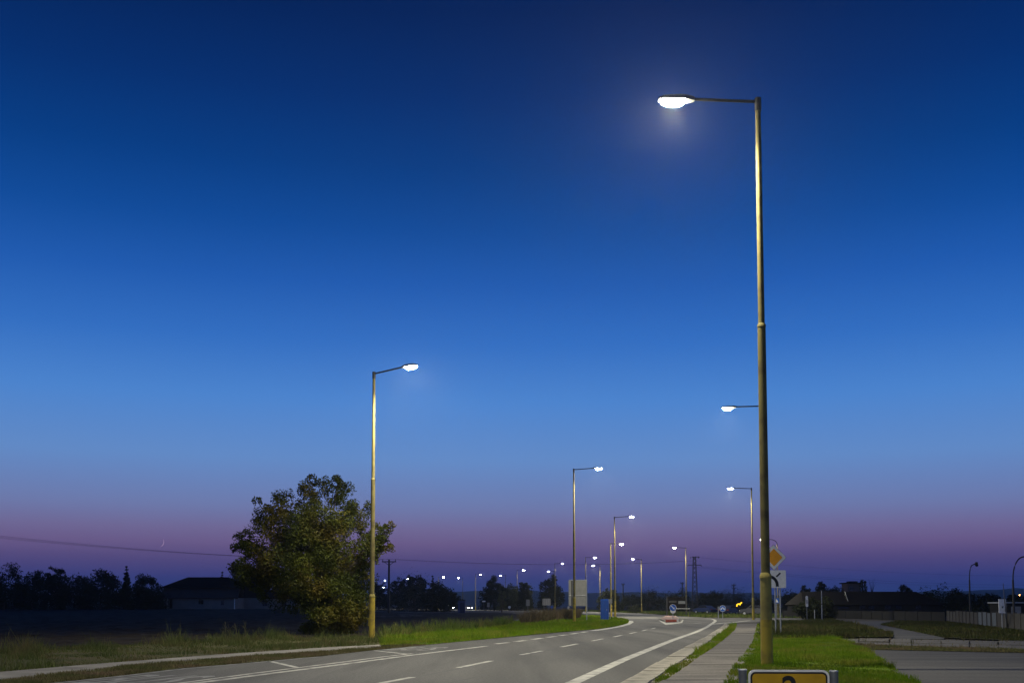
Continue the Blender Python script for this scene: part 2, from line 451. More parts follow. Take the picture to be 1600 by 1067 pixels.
# pavement slabs, one by one
pave = tag(empty('pavement'), 'pavement of wide concrete slabs running beside the right kerb', 'pavement', kind='structure')
ys = [1.0, 4.0, 7.0, 10.0, 12.9, 15.8, 18.6, 21.0, 23.3, 25.9, 29.2, 32.4, 35.7, 38.8, 42.7, 46.6, 50.3, 54.0, 57.2, 60.5, 65.1, 69.7, 74.0, 78.0]
for i, (a, b) in enumerate(zip(ys, ys[1:])):
    g = 0.035 if i % 2 else 0.018
    a1, b1 = a + g, b - g
    sk = random.uniform(-0.06, 0.06)
    jl, jr = random.uniform(-0.05, 0.05), random.uniform(-0.08, 0.05)
    q = [(interp_y(SLAB_L, a1) + jl, a1 + sk), (interp_y(SLAB_R, a1) + jr, a1), (interp_y(SLAB_R, b1) + jr, b1), (interp_y(SLAB_L, b1) + jl, b1 + sk)]
    MB().prism(q, 0.02, 0.12 + random.uniform(-0.012, 0.012)).build('slab', M['slab'], pave)

# kerb stones, one by one
kerb = tag(empty('kerb'), 'row of pale worn kerb stones along the right road edge', 'kerb', kind='structure')
KL = RIGHT_EDGE[:7]
total = sum((b - a).length for a, b in zip(KL, KL[1:])) - 0.5
s = 38.0
kmesh = None
while s < total - 1:
    L = 1.0 if s < 90 else 1.6
    a, b = poly_at(KL, s), poly_at(KL, s + L)
    m_ = (a + b) / 2
    dirv = (b - a).normalized()
    width = max(0.2, (interp_y(KERB_R, m_.y) - interp_y(KL, m_.y)) * dirv.y - 0.01)
    if kmesh is None:
        mb = MB()
        mb.add([(-.5, 0, -.1), (.5, 0, -.1), (.5, 0, .085), (.5, -.06, .12), (.5, -1, .12), (.5, -1, -.1), (-.5, 0, .085), (-.5, -.06, .12), (-.5, -1, .12), (-.5, -1, -.1)],
               [(0, 1, 2, 6), (6, 2, 3, 7), (7, 3, 4, 8), (8, 4, 5, 9), (9, 5, 1, 0), (1, 5, 4, 3, 2), (0, 6, 7, 8, 9)])
        o = mb.build('kerb_stone', M['kerb'], kerb)
        kmesh = o.data
    else:
        o = link_mesh('kerb_stone', kmesh, kerb)
    o.location = (m_.x, m_.y, random.uniform(-0.012, 0.012))
    o.rotation_euler = (0, random.uniform(-0.008, 0.008), math.atan2(dirv.y, dirv.x))
    o.scale = ((L - 0.02), width, 1)
    s += L

# yard on the right
sheet('asphalt_yard', LOT_L[:4] + W([(1344, 1014.8), (1600, 1020), (1760, 1024)]) + [P(1900, 1067) + Vector((6, -10, 0))] + [Vector((LOT_L[0].x + 25, LOT_L[0].y, 0))], 0.01, M['lot'], 'dark asphalt yard right of the grass verge', 'yard')
sheet('soil_strip', W([(1347, 1015), (1326, 1007), (1425, 1010.8), (1600, 1015), (1760, 1019), (1760, 1024.3), (1600, 1020.3)]), 0.022, M['dullturf'], 'dark overgrown strip between yard and concrete slabs', 'ground')
strip = tag(empty('concrete_apron'), 'broken pale concrete apron crossing behind the dark yard', 'apron', kind='structure')
xsa = [1295, 1342, 1390, 1425, 1470, 1515, 1560, 1610, 1665, 1760]
for i, (a, b) in enumerate(zip(xsa, xsa[1:])):
    top = lambda x: np.interp(x, [1295, 1390, 1600, 1760], [997, 998, 1002, 1005])
    bot = lambda x: np.interp(x, [1295, 1325, 1425, 1600, 1760], [999, 1007, 1011, 1015, 1019])
    mid = lambda x: 0.5 * (top(x) + bot(x))
    g = 0.3
    for (f0, f1) in ((lambda x: top(x) + 0.1, lambda x: mid(x) - 0.05), (lambda x: mid(x) + 0.12, lambda x: bot(x) - 0.1)):
        if i == 0 and f0(a) > f1(a): a_ = 1318
        else: a_ = a
        ja, jb = random.uniform(0, 2.5), random.uniform(0, 2.5)
        sink = random.choice((0, 0, .012, .03))
        q = [P(a_ + g + ja, f1(a_) - random.uniform(0, .7)), P((a_ + b) / 2, f1((a_ + b) / 2) - random.uniform(0, .5)), P(b - g - jb, f1(b) - random.uniform(0, .7)), P(b - g, f0(b)), P(a_ + g, f0(a_) + random.uniform(0, .3))]
        MB().prism([(p.x, p.y) for p in q], -0.02, 0.034 - sink * .6 + random.uniform(-0.01, 0.006)).build('concrete_slab', M['oldconcrete'], strip)
sheet('side_path', W([(1395, 991), (1330, 975), (1308, 970.5), (1400, 970.3), (1375, 976), (1475, 996), (1475, 999), (1396, 997.6)]), 0.016, M['lot'], 'asphalt path leading back from the apron to the side road', 'path')
v_far = W([(1475, 996.5), (1376, 976), (1401, 970.3), (1481, 971.5), (1600, 986), (1760, 1004), (1760, 1005), (1600, 1002)])
sheet('far_verge', v_far, 0.03, M['dullturf'], 'dim grass patch in front of the concrete wall', 'verge')
v_out = W([(1104, 964.4), (1180, 965), (1300, 965.4), (1330, 961), (1100, 957), (1000, 954), (900, 951.5), (870, 953.7), (940, 955.4), (1000, 957.6), (1060, 961.8)])
sheet('outer_verge', v_out, 0.014, M['dullturf'], 'grass along the outside of the road bend', 'verge')

# ------------------------------------------------------------------ road markings
marks = tag(empty('road_markings'), 'white painted lines and dashes on the road', 'road markings', kind='structure')
def offs(poly, w):
    out = []
    for i, p in enumerate(poly):
        d = (poly[min(i + 1, len(poly) - 1)] - poly[max(i - 1, 0)]).normalized()
        out.append(p + Vector((-d.y, d.x, 0)) * w)
    return out
def stripe(pix, w, name='line', m='paint', z=0.004, ext=0):
    poly = [P(x, y) for x, y in pix]
    if ext: poly.insert(0, poly[0] + (poly[0] - poly[1]).normalized() * ext)
    # subdivide for smooth bends
    a, b = offs(poly, w / 2), offs(poly, -w / 2)
    v = [(p.x, p.y, z) for p in a] + [(p.x, p.y, z) for p in b]
    n = len(a)
    return MB().add(v, [(i, i + n, i + n + 1, i + 1) for i in range(n - 1)]).build(name, M[m], marks)
stripe([(900, 1064), (975, 1030), (1050, 1000), (1087.5, 987), (1104, 979.5), (1113, 973.5), (1117.5, 970.2), (1117, 968), (1112, 966.6), (1104, 966)], 0.27, 'edge_line', ext=22)
stripe([(1113, 975), (1127, 973.3), (1146, 971.8), (1172, 969)], 0.3, 'edge_line')
stripe([(304, 1067), (420, 1052), (540, 1036.8), (640, 1023.5), (700, 1016.2), (760, 1009)], 0.20, 'bay_line', ext=20)
stripe([(280, 1067), (400, 1051), (540, 1033.3), (600, 1025.5), (645, 1020.5)], 0.13, 'bay_line', ext=20)
stripe([(80, 1067.4), (190, 1055.9), (284, 1044.6), (406, 1034.1), (500, 1025.6)], 0.14, 'edge_line', 'faded', ext=18)
for a, b in (((775, 1005.5), (793.6, 1003.3)), ((805, 1002), (821, 1000)), ((832, 998.5), (847, 996.5)), ((856, 995.3), (868, 993.6)), ((875, 992.6), (885, 991.2)), ((891.5, 990.3), (902, 988.6)), ((908, 987.8), (917, 986.3))):
    stripe([a, b], 0.26, 'dash')
stripe([(926, 985), (945, 982.4), (965, 979), (980, 975.2), (986.5, 971.5), (985, 969.3)], 0.42, 'edge_line')
for a, b in (((593, 1067), (645, 1057.5)), ((716, 1042.7), (768, 1032)), ((814, 1022.6), (847, 1016.4)), ((877, 1010.3), (902, 1005.4)), ((925, 1001), (941.5, 997.6)), ((959, 994.6), (972, 991.8)), ((984, 989.4), (994, 987.2)), ((1003, 985.4), (1011, 983.4)), ((1018, 982), (1024, 980.4))):
    stripe([a, b], 0.15, 'dash')
stripe([(585, 1069.4), (665, 1054.6), (742, 1038.6), (830, 1020.7), (910, 1005), (968, 993.8)], 0.07, 'seam', 'seam', z=.002, ext=14)
stripe([(700, 1067), (790, 1047), (850, 1033.5), (902, 1021)], 0.05, 'seam', 'seam', z=.002)
stripe([(1000, 1053), (1060, 1019.5), (1098, 998.8)], 0.05, 'seam', 'seam', z=.002)
stripe([(417, 1031.5), (464, 1042.3)], 0.15, 'bay_line')
stripe([(586, 1016), (635, 1021.3)], 0.15, 'bay_line')
stripe([(1085, 973.2), (1095, 972.8)], 0.3, 'dash')
stripe([(870, 955.4), (905, 956.6), (935, 957.8)], 0.5, 'line', 'paint')

def text_mesh(txt, size, offset=0.0, extrude=0.0):
    c = bpy.data.curves.new('t', 'FONT')
    c.body = txt; c.size = size; c.offset = offset; c.extrude = extrude
    c.align_x = 'CENTER'; c.align_y = 'CENTER'
    c.resolution_u = 6
    o = bpy.data.objects.new('t', c); COL.objects.link(o)
    bpy.context.view_layer.update()
    me = bpy.data.meshes.new_from_object(o.evaluated_get(bpy.context.evaluated_depsgraph_get()))
    bpy.data.objects.remove(o)
    return me
for (px, py, sx, sy) in ((220, 1062, 1.0, 3.6), (648, 1013.2, 0.9, 3.6)):
    me = text_mesh('BUS', 1.0, 0.01)
    me.materials.append(M['faded' if px < 400 else 'faded'])
    p = P(px, py)
    o = link_mesh('bus_lettering', me, marks, (p.x, p.y, 0.004), -ROAD_RZ)
    o.scale = (sx, sy, 1)

# ------------------------------------------------------------------ street lamps
def lerp(a, b, t): return a + (b - a) * t

def street_lamp(label, base, H, ang, arm=1.72, n=10, yellow='band', group='street lamps along the road', lit=True):
    t = empty('street_lamp', base, ang)
    tag(t, label, 'street lamp', group)
    z1, z2 = 0.157 * H, 0.592 * H
    zc = H - 0.10 - 0.2
    MB().box((-.04, -.118, .72), (.10, .034, .34)).build('access_door', M['ochre'], t)
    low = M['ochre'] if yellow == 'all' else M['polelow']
    if yellow == 'band':
        MB().tube([(0, 0, -0.1), (0, 0, 1.1)], [.131, .129], n).build('painted_foot', M['ochre'], t, True)
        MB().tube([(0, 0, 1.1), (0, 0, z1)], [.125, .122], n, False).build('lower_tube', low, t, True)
    else:
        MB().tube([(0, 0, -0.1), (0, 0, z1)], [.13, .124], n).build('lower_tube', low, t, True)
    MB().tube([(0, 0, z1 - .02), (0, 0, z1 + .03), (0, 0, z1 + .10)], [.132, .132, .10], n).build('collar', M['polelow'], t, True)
    MB().tube([(0, 0, z1 + .09), (0, 0, z2)], [.098, .09], n, False).build('middle_tube', M['pole'], t, True)
    MB().tube([(0, 0, z2 - .02), (0, 0, z2 + .03), (0, 0, z2 + .07)], [.096, .096, .07], n).build('collar', M['pole'], t, True)
    MB().tube([(0, 0, z2 + .06), (0, 0, zc)], [.073, .062], n, False).build('upper_tube', M['pole'], t, True)
    MB().tube([(0, 0, zc), (0, 0, H)], [.075, .075], n).build('cap_sleeve', M['darkmetal'], t, True)
    tz = math.tan(R(2.2))
    za = H - 0.08
    MB().tube([(0.05, 0, za), (arm, 0, za + arm * tz)], .036, 8).build('arm', M['darkmetal'], t, True)
    zh = za + arm * tz
    # luminaire: flat tapered housing with a shallow curved lens
    secs = [(arm - .10, .05, -.045, .045), (arm + .06, .12, -.05, .065), (arm + .2, .16, -.05, .07), (arm + .6, .15, -.04, .055), (arm + .72, .09, -.03, .02)]
    v, f = [], []
    for x, w, za_, zb_ in secs:
        v += [(x, -w, zh + za_), (x, w, zh + za_), (x, w * .7, zh + zb_), (x, -w * .7, zh + zb_)]
    for i in range(len(secs) - 1):
        for k in range(4): f.append((4 * i + k, 4 * i + (k + 1) % 4, 4 * i + 4 + (k + 1) % 4, 4 * i + 4 + k))
    f += [(0, 1, 2, 3), tuple(range(4 * len(secs) - 1, 4 * len(secs) - 5, -1))]
    head = MB().add(v, f).build('luminaire', M['lamphead'], t, True)
    v, f = [], []
    nu, nv = 9, 7
    for i in range(nu):
        for j in range(nv):
            u, w = -1 + 2 * i / (nu - 1), -1 + 2 * j / (nv - 1)
            dz = max(0.0, (1 - u ** 4) * (1 - w ** 2)) ** 0.6
            v.append((arm + .39 + u * .25, w * .14, zh - .051 - .115 * dz))
    for i in range(nu - 1):
        for j in range(nv - 1): f.append((i * nv + j, i * nv + j + 1, (i + 1) * nv + j + 1, (i + 1) * nv + j))
    MB().add(v, f).build('lens', M['lens'] if lit else M['white'], head, True)
    if lit:
        ld = bpy.data.lights.new('lamp_light', 'SPOT')
        ld.energy = LAMP_POWER; ld.color = LAMP_COL
        ld.spot_size = R(168); ld.spot_blend = 0.5
        ld.shadow_soft_size = 0.10
        lo = bpy.data.objects.new('lamp_light', ld); COL.objects.link(lo)
        lo.parent = t
        lo.location = (arm + .39, 0, zh - .27)
        lo.rotation_euler = (0, R(-11), 0)      # road optics throw the light out over the carriageway
    return t

def lamp_from_px(label, bx, by, tx, ty, lx, depth=None, fwd=1, L=2.11, **kw):
    if depth is None: depth = P(bx, by).y
    top = A(tx, ty, depth)
    xb = A(bx, min(by, 945), depth).x if False else top.x
    base = Vector((top.x, depth, zg(top.x, depth)))
    want = (lx - tx) * depth / F_PX          # sideways reach to the lens centre
    dx = max(-L, min(L, want))
    dy = math.sqrt(max(0, L * L - dx * dx)) * fwd
    return street_lamp(label, base, top.z - base.z, math.atan2(dy, dx), **kw)

lamp_from_px('tallest street lamp, beside the slab pavement, its lens nearest to the viewer', 1198, 1046, 1184, 154, 1046, fwd=1, n=24, L=1.93, arm=1.54)
lamp_from_px('second street lamp on the right side, its pole hidden behind the tallest one', 1190, 985, 1189, 632, 1140, depth=57, fwd=1, L=1.8, arm=1.41)
lamp_from_px('street lamp at the far end of the slab pavement, lens left of its pole', 1181, 968, 1174, 762, 1139, fwd=1, n=14, L=2.15)
lamp_from_px('street lamp behind the traffic island, right of the blue keep-right sign', 1073.5, 958.8, 1071.5, 855, 1053, depth=182, fwd=-1)
lamp_from_px('street lamp on the outer bend between blue cabin and traffic island', 1003.5, 957, 1002, 873, 988, depth=212, fwd=-1)
lamp_from_px('street lamp rising behind the blue cabin, lens to its left', 938.5, 955.5, 937.5, 883, 926.5, depth=245, fwd=-1)
lamp_from_px('yellow-footed street lamp in front of the big leafy tree', 580, 998, 584.5, 581, 647, fwd=-1, n=20, yellow='all')
lamp_from_px('yellow-footed street lamp in front of the large grey sign back', 902, 972, 896.5, 732, 935, depth=88, fwd=-1, n=16, yellow='all')
lamp_from_px('taller of two yellow-footed lamps right of the blue cabin', 965.5, 964.3, 960, 807, 986, depth=128, fwd=-1, n=12, yellow='all')
lamp_from_px('shorter of two yellow-footed lamps right of the blue cabin', 957.5, 964.5, 954, 848, 973, depth=131, fwd=1, n=12, yellow='all')
lamp_from_px('street lamp standing just behind the large grey sign back', 917, 956, 915, 870, 930, depth=225, fwd=1)
lamp_from_px('street lamp left of the grey sign back, lens to its right', 869, 955, 867, 879.5, 879, depth=262, fwd=1)
lamp_from_px('street lamp left of the grey sign back, lens to its left', 866.5, 954, 865.5, 891.5, 857.5, depth=300, fwd=1)
FARG = 'street lamps along the far road'
lamp_from_px('far street lamp over the pale shrub, lens to its right', 809, 952, 808, 890, 818, depth=320, fwd=1, group=FARG)
lamp_from_px('far street lamp behind the pale shrub, lens to its left', 790, 952, 790, 898, 782, depth=340, fwd=1, group=FARG)
lamp_from_px('faint far street lamp against open sky left of the round trees', 743, 952, 743, 896.5, 751, depth=345, fwd=1, group=FARG)
lamp_from_px('far street lamp above the dark blue kiosk, lens to its left', 723, 951, 723, 902, 716, depth=370, fwd=1, group=FARG)
lamp_from_px('far street lamp behind dark conifer clump, lens to its right', 685, 951, 685, 901, 693, depth=380, fwd=1, group=FARG)
lamp_from_px('far street lamp among dark trees, lens left of a short lit pole', 662, 951, 662, 905, 656, depth=400, fwd=1, group=FARG)
lamp_from_px('far street lamp among dark trees right of the power pole', 629.5, 951, 629.5, 904, 637, depth=410, fwd=1, group=FARG)
lamp_from_px('upper of two far lamps left of the power pole', 594, 951, 594, 906, 601, depth=420, fwd=1, group=FARG)
lamp_from_px('lower of two far lamps left of the power pole', 592, 951, 592, 917, 598.5, depth=470, fwd=1, group=FARG)

street_lamp('street lamp of the right-hand row standing behind the viewer', (-1.5, -8.0, 0), 12.2, R(166), n=12)

def curved_lamp(label, px, top_py, depth, reach, lit, rise=1.2, group=None):
    top = A(px, top_py, depth)
    t = tag(empty('curved_street_lamp', (top.x, depth, 0)), label, 'street lamp', group)
    H = top.z
    s = 1 if reach > 0 else -1
    MB().tube([(0, 0, -.1), (0, 0, H - rise)], [.08, .055], 10).build('pole', M['darkmetal'] if not lit else M['pole'], t, True)
    pts = [(0, 0, H - rise)]
    for k in range(1, 9):
        a = math.pi / 2 * k / 8
        pts.append((s * 0.45 * abs(reach) * (1 - math.cos(a)), 0, H - rise + (rise - .12) * math.sin(a)))
    pts.append((reach * .8, 0, H - .02))
    MB().tube(pts, .04, 8).build('curved_arm', M['darkmetal'], t, True)
    hb = MB()
    hb.tube([(reach * .78, 0, H - .02), (reach * .84, 0, H), (reach * .98, 0, H - .03), (reach * 1.1, 0, H - .09)], [.05, .13, .16, .05], 10)
    h = hb.build('luminaire', M['lamphead'] if lit else M['darkmetal'], t, True)
    MB().tube([(reach * .97, 0, H - .1), (reach * .97, 0, H - .19), (reach * .97, 0, H - .24)], [.13, .11, .04], 10).build('lens', M['lens'] if lit else M['glass'], h, True)
    if lit:
        ld = bpy.data.lights.new('lamp_light', 'SPOT'); ld.energy = LAMP_POWER; ld.color = LAMP_COL
        ld.spot_size = R(160); ld.spot_blend = .55; ld.shadow_soft_size = .1
        lo = bpy.data.objects.new('lamp_light', ld); COL.objects.link(lo); lo.parent = t
        lo.location = (reach * .97, 0, H - .34)
    return t
curved_lamp('lit street lamp with curved arm seen just above the diamond sign', 1214, 841, 140, -2.15, True, rise=.7)
curved_lamp('unlit curved street lamp with its drooping head in view', 1514, 880, 84, 0.62, False, rise=1.3)
curved_lamp('unlit curved street lamp whose arm leaves the right edge', 1581.5, 866.5, 64, 1.5, False, rise=1.5)

# ------------------------------------------------------------------ signs
def text_part(name, txt, size, m, parent, loc, offset=0.0):
    me = text_mesh(txt, size, offset, 0.002)
    me.materials.append(m)
    o = link_mesh(name, me, parent, loc)
    o.rotation_euler = (math.pi / 2, 0, 0)
    return o

# yellow distance plate with a 2, low in front of the tallest lamp
p = A(1232, 1046, 10.0)
t = tag(empty('yellow_number_sign', (p.x, 10.0, 0.0), R(-3)), 'low yellow plate with black 2 between two grey posts', 'sign')
Wd, Hd = 0.745, 0.46
zt = p.z
zc = zt - Hd / 2
MB().plate(rrect(Wd, Hd, .06, cz=zc), -.010, .014).build('plate', M['white'], t)
MB().plate(rrect(Wd - .036, Hd - .036, .048, cz=zc), -.013, -.011).build('black_border', M['black'], t)
MB().plate(rrect(Wd - .070, Hd - .070, .034, cz=zc), -.016, -.0135).build('yellow_field', M['yellow'], t)
text_part('number', '2', .30, M['black'], t, (0.005, -.0195, zt - .06 - .115), .006)
for x, h, r in ((-.42, zt + .005, .038), (.42, zt - .005, .040)):
    q = MB().tube([(x, .02, -.1), (x, .02, h - .012)], r, 18).build('post', M['greypost'], t, True)
    MB().tube([(x, .02, h - .012), (x, .02, h)], [r + .004, r + .001], 18).build('cap', M['galv'], q, True)

# priority sign with main-road plate
D = 50.0
c = A(1209, 870.5, D)
t = tag(empty('priority_road_sign', (c.x, D, 0), R(6)), 'orange diamond priority sign with bent-road plate behind the tallest lamp', 'sign')
hz = c.z
s_ = .60
dm = lambda r, rr: [(r * math.cos(a) , r * math.sin(a)) for a in (0, math.pi / 2, math.pi, 3 * math.pi / 2)]
def diamond(r, k=.10):
    pts = []
    for i in range(4):
        a = math.pi / 2 * i
        for da in (-k, 0, k):
            rr = r * (1 - abs(da) * (.95 if da else 0)) - (0 if da else r * .03)
            pts.append((rr * math.cos(a + da * .9), hz + rr * math.sin(a + da * .9)))
    return pts
MB().plate(diamond(s_ + .02), -.012, .02).build('backing', M['greypost'], t)
MB().plate(diamond(s_), -.018, -.0125).build('white_diamond', M['white'], t)
MB().plate(diamond(s_ * .70, .03), -.023, -.019).build('amber_diamond', M['amber'], t)
pz0, pz1 = A(1209, 918, D).z, A(1209, 890.5, D).z
pc = (pz0 + pz1) / 2
pw = 1.14
MB().plate(rrect(pw, pz1 - pz0, .05, cz=pc), -.012, .02).build('lower_plate', M['white'], t)
arc = []
for k in range(11):
    a = R(0 + 90 * k / 10)
    arc.append((-.28 + .42 * math.cos(a), pz0 + .12 + .42 * math.sin(a)))
arc = [(.14, pz0 + .06)] + arc + [(-.46, pz0 + .54)]
def ribbon(pts, w):
    a, b = [], []
    for i, q in enumerate(pts):
        d = Vector(pts[min(i + 1, len(pts) - 1)]) - Vector(pts[max(i - 1, 0)])
        d.normalize()
        a.append((q[0] - d.y * w, q[1] + d.x * w)); b.append((q[0] + d.y * w, q[1] - d.x * w))
    return a + b[::-1]
MB().plate(ribbon(arc, .07), -.018, -.0125).build('thick_road_mark', M['black'], t)
MB().plate(ribbon([(.10, pz0 + .52), (.30, pz0 + .70)], .035), -.018, -.0125).build('thin_road_mark', M['black'], t)
MB().tube([(.06, .06, -.1), (.06, .06, hz + .3)], .035, 10).build('post', M['galv'], t, True)
MB().tube([(.30, .06, -.1), (.30, .06, pz1 - .05)], .035, 10).build('post', M['galv'], t, True)

# small blue pedestrian sign far behind
D = 112.0
c = A(1213.5, 938, D)
t = tag(empty('pedestrian_crossing_sign', (c.x, D, 0)), 'small blue square crossing sign between the priority sign posts', 'sign')
MB().plate(rrect(.5, .52, .04, cz=c.z), -.01, .01).build('blue_plate', M['blue'], t)
MB().plate([(-.19, c.z - .17), (.19, c.z - .17), (0, c.z + .18)], -.015, -.0105).build('white_triangle', M['white'], t)
MB().tube([(0, .05, c.z - .12), (-.05, .05, c.z - .0), (.0, .05, c.z + .06)], .02, 6).build('figure', M['black'], t)
MB().tube([(0, .04, -.1), (0, .04, c.z + .2)], .03, 8).build('post', M['galv'], t, True)

def round_sign(label, px, cy, by, r, kind):
    g = P(px, by); D = g.y
    cz = A(px, cy, D).z
    t = tag(empty('round_blue_sign', (g.x, D, 0)), label, 'sign')
    MB().plate(disc(r + .03, 28, 0, cz), -.012, .012).build('rim', M['white'], t)
    MB().plate(disc(r, 28, 0, cz), -.017, -.0125).build('blue_disc', M['blue'], t)
    if kind == 'keep':
        a = [(-.7, .62), (-.55, .75), (.12, .12), (.30, .32), (.62, -.62), (-.26, -.30), (-.05, -.05)]
        a = [(-.62, .46), (-.46, .62), (.22, -.04), (.40, .14), (.58, -.56), (-.12, -.38), (.06, -.20)]
        MB().plate([(x * r, cz + z * r) for x, z in a], -.022, -.0175).build('white_arrow', M['white'], t)
        MB().plate(disc(r * .86, 24, 0.0, cz - r * .95), .02, .04).build('lower_disc', M['white'], t)
    else:
        for s in (1, -1):
            a = [(0, .55), (.0, .18), (.34, -.16), (.20, -.32), (.72, -.42), (.66, .10), (.50, -.02)]
            a = [(s * x * r, cz + z * r) for x, z in a]
            MB().plate(a if s > 0 else a[::-1], -.022, -.0175).build('white_arrow', M['white'], t)
    MB().tube([(0, .05, -.1), (0, .05, cz + r * .6)], .035, 8).build('post', M['galv'], t, True)
    return t
isl_pts = W([(1031, 968.3), (1040, 971.3), (1060, 970.9), (1061.5, 968.2), (1056, 963.4), (1041, 963.2)])
round_sign('round blue sign with slanting white arrow on the red traffic island', 1051.7, 949, 968.8, .30, 'keep')
round_sign('round blue sign with two-way white arrow beside a bare grey post', 1129.3, 950.2, 965.8, .32, 'both')
g = P(1122.5, 965.4)
t = tag(empty('bare_post', (g.x, g.y, 0)), 'bare grey post left of the two-way arrow sign', 'post')
MB().tube([(0, 0, -.1), (0, 0, A(1122, 947, g.y).z)], .05, 8).build('shaft', M['galv'], t, True)
MB().tube([(0, 0, A(1122, 947, g.y).z), (0, 0, A(1122, 946.4, g.y).z)], [.055, .03], 8).build('cap', M['darkmetal'], t, True)

# traffic island
isl = tag(empty('traffic_island'), 'raised red traffic island with white painted nose at the bend', 'traffic island')
MB().prism([(p.x, p.y) for p in isl_pts], 0.005, 0.13).build('kerb_body', M['kerb'], isl)
cx_ = sum(p.x for p in isl_pts) / 6; cy_ = sum(p.y for p in isl_pts) / 6
MB().prism([(cx_ + (p.x - cx_) * .93, cy_ + (p.y - cy_) * .95) for p in isl_pts], 0.02, 0.155).build('island_paving', M['pinkpave'], isl)
a0, a1 = P(1041, 971.6), P(1058.5, 971.2)
for k in range(6):                     # red and white front blocks
    q = a0.lerp(a1, (k + .5) / 6)
    MB().box((q.x, q.y - .12, .11), ((a1 - a0).length / 6 - .02, .18, .21)).build('front_block', M['red'] if k < 5 else M['white'], isl)
nose = W([(1029, 968.7), (1031.5, 968.9), (1041.5, 972.8), (1063, 971.6), (1066.5, 967.6), (1068, 968.2), (1066, 972.6), (1040.7, 976.2)])
MB().add([(p.x, p.y, .005) for p in nose], [tuple(range(len(nose)))]).build('painted_nose', M['paint'], isl)

# large sign seen from the back, beside lamp
D = 100.0
l, r_ = A(888.5, 930, D).x, A(917, 930, D).x
zb, ztp = A(900, 946.3, D).z, A(900, 906, D).z
t = tag(empty('large_direction_sign', ((l + r_) / 2, D, 0)), 'large grey back of a road direction sign on two posts', 'sign')
wS, hS = r_ - l, ztp - zb
MB().plate(rrect(wS, hS * .60, .10, cz=zb + hS * .70), 0, .03).build('panel', M['signback'], t)
MB().plate(rrect(wS, hS * .39, .08, cz=zb + hS * .195), 0, .03).build('panel', M['signback'], t)
MB().tube([(-wS / 2, -.02, zb + hS * .4), (wS / 2, -.02, zb + hS * .4)], .035, 8).build('cross_rail', M['galv'], t)
MB().tube([(-wS / 2, -.02, ztp), (wS / 2, -.02, ztp)], .03, 8).build('cross_rail', M['galv'], t)
MB().box((-wS / 2 + .3, -.03, zb + hS / 2), (.10, .05, hS)).build('stiffener', M['darkmetal'], t)
for x in (-wS / 2 + .42, wS / 2 - .02):
    MB().tube([(x, -.06, -.1), (x, -.06, ztp)], .05, 10).build('post', M['galv'], t, True)

def small_board(label, px, cy, w_px, h_px, by, m='signback', ribs=0, legs=1, shape='rect', name='road_sign'):
    D = min(P(px, by).y, 330)
    cz = A(px, cy, D).z; x = A(px, cy, D).x
    w, h = w_px * D / F_PX, h_px * D / F_PX
    t = tag(empty(name, (x, D, 0)), label, 'sign')
    MB().plate(rrect(w, h, .06, cz=cz) if shape == 'rect' else disc(w / 2, 20, 0, cz), 0, .03).build('board', M[m], t)
    for k in range(ribs):
        MB().box((-w / 2 + w * (k + .5) / ribs, -.03, cz), (.08, .05, h)).build('rib', M['greypost'], t)
    for k in range(legs):
        xx = 0 if legs == 1 else (-w * .3 + w * .6 * k)
        MB().tube([(xx, .06, -.1), (xx, .06, cz + h * .4)], .045, 8).build('post', M['greypost'], t, True)
    return t
small_board('narrow upright grey sign back beyond the dry weeds', 824.7, 941, 5.6, 10, 956, ribs=2)
small_board('wide ribbed grey sign back beyond the dry weeds', 853.8, 940, 12.4, 10.5, 956, ribs=4, legs=2)
small_board('small round blue sign beside the ribbed grey sign back', 862, 948, 4.2, 4.2, 957, m='blue', shape='disc')
small_board('small round white sign back beyond the field edge', 796, 948.2, 4.2, 4.2, 957, m='white', shape='disc')
small_board('small pale sign on the far road left of the shrub', 763, 944.5, 4, 7, 954.5, m='signback')
small_board('tiny white plate on a thin far post', 756, 939, 5, 2, 954.5, m='white')
small_board('small white marker post plate under the large sign back', 888.2, 950.3, 3, 7, 957, m='white')

# blue cabin
D = 101.0
c = A(945, 969, D)
t = tag(empty('portable_toilet', (c.x, D, 0), R(-8)), 'narrow blue ribbed cabin standing on the grass tip', 'cabin')
hC = A(945, 935.5, D).z
MB().box((0, 0, hC * .48), (.74, .74, hC * .94)).build('body', M['cabin'], t)
MB().box((0, 0, .04), (.80, .80, .10)).build('base', M['bluebox'], t)
MB().box((0, 0, hC * .975), (.78, .78, .10), taper=.8).build('roof', M['cabin'], t)
for k in range(5):
    MB().box((-.28 + .14 * k, -.385, hC * .48), (.05, .03, hC * .86)).build('rib', M['cabindark'], t)
MB().box((.22, -.41, hC * .5), (.03, .03, .16)).build('handle', M['galv'], t)
D = 104
c = A(953.5, 945, D)
t = tag(empty('small_plate_sign', (c.x, D, 0)), 'small grey plate on a post right of the blue cabin', 'sign')
MB().plate(rrect(.36, .42, .03, cz=A(953, 939, D).z), 0, .03).build('board', M['signback'], t)
MB().tube([(0, .05, -.1), (0, .05, A(953, 936, D).z)], .03, 8).build('post', M['galv'], t, True)

# blue kiosk far left of centre
D = 205
c = A(721.5, 950, D)
t = tag(empty('roadside_kiosk', (c.x, D, 0)), 'dark blue box kiosk below the far street lamp', 'kiosk')
hK = A(721, 937.5, D).z
MB().box((0, 0, hK * .48), (1.35, 1.2, hK * .96)).build('body', M['bluebox'], t)
MB().box((0, 0, hK), (1.5, 1.35, .12)).build('roof', M['darkmetal'], t)
MB().box((.1, -.62, hK * .42), (.8, .04, hK * .8)).build('door', M['carblue'], t)

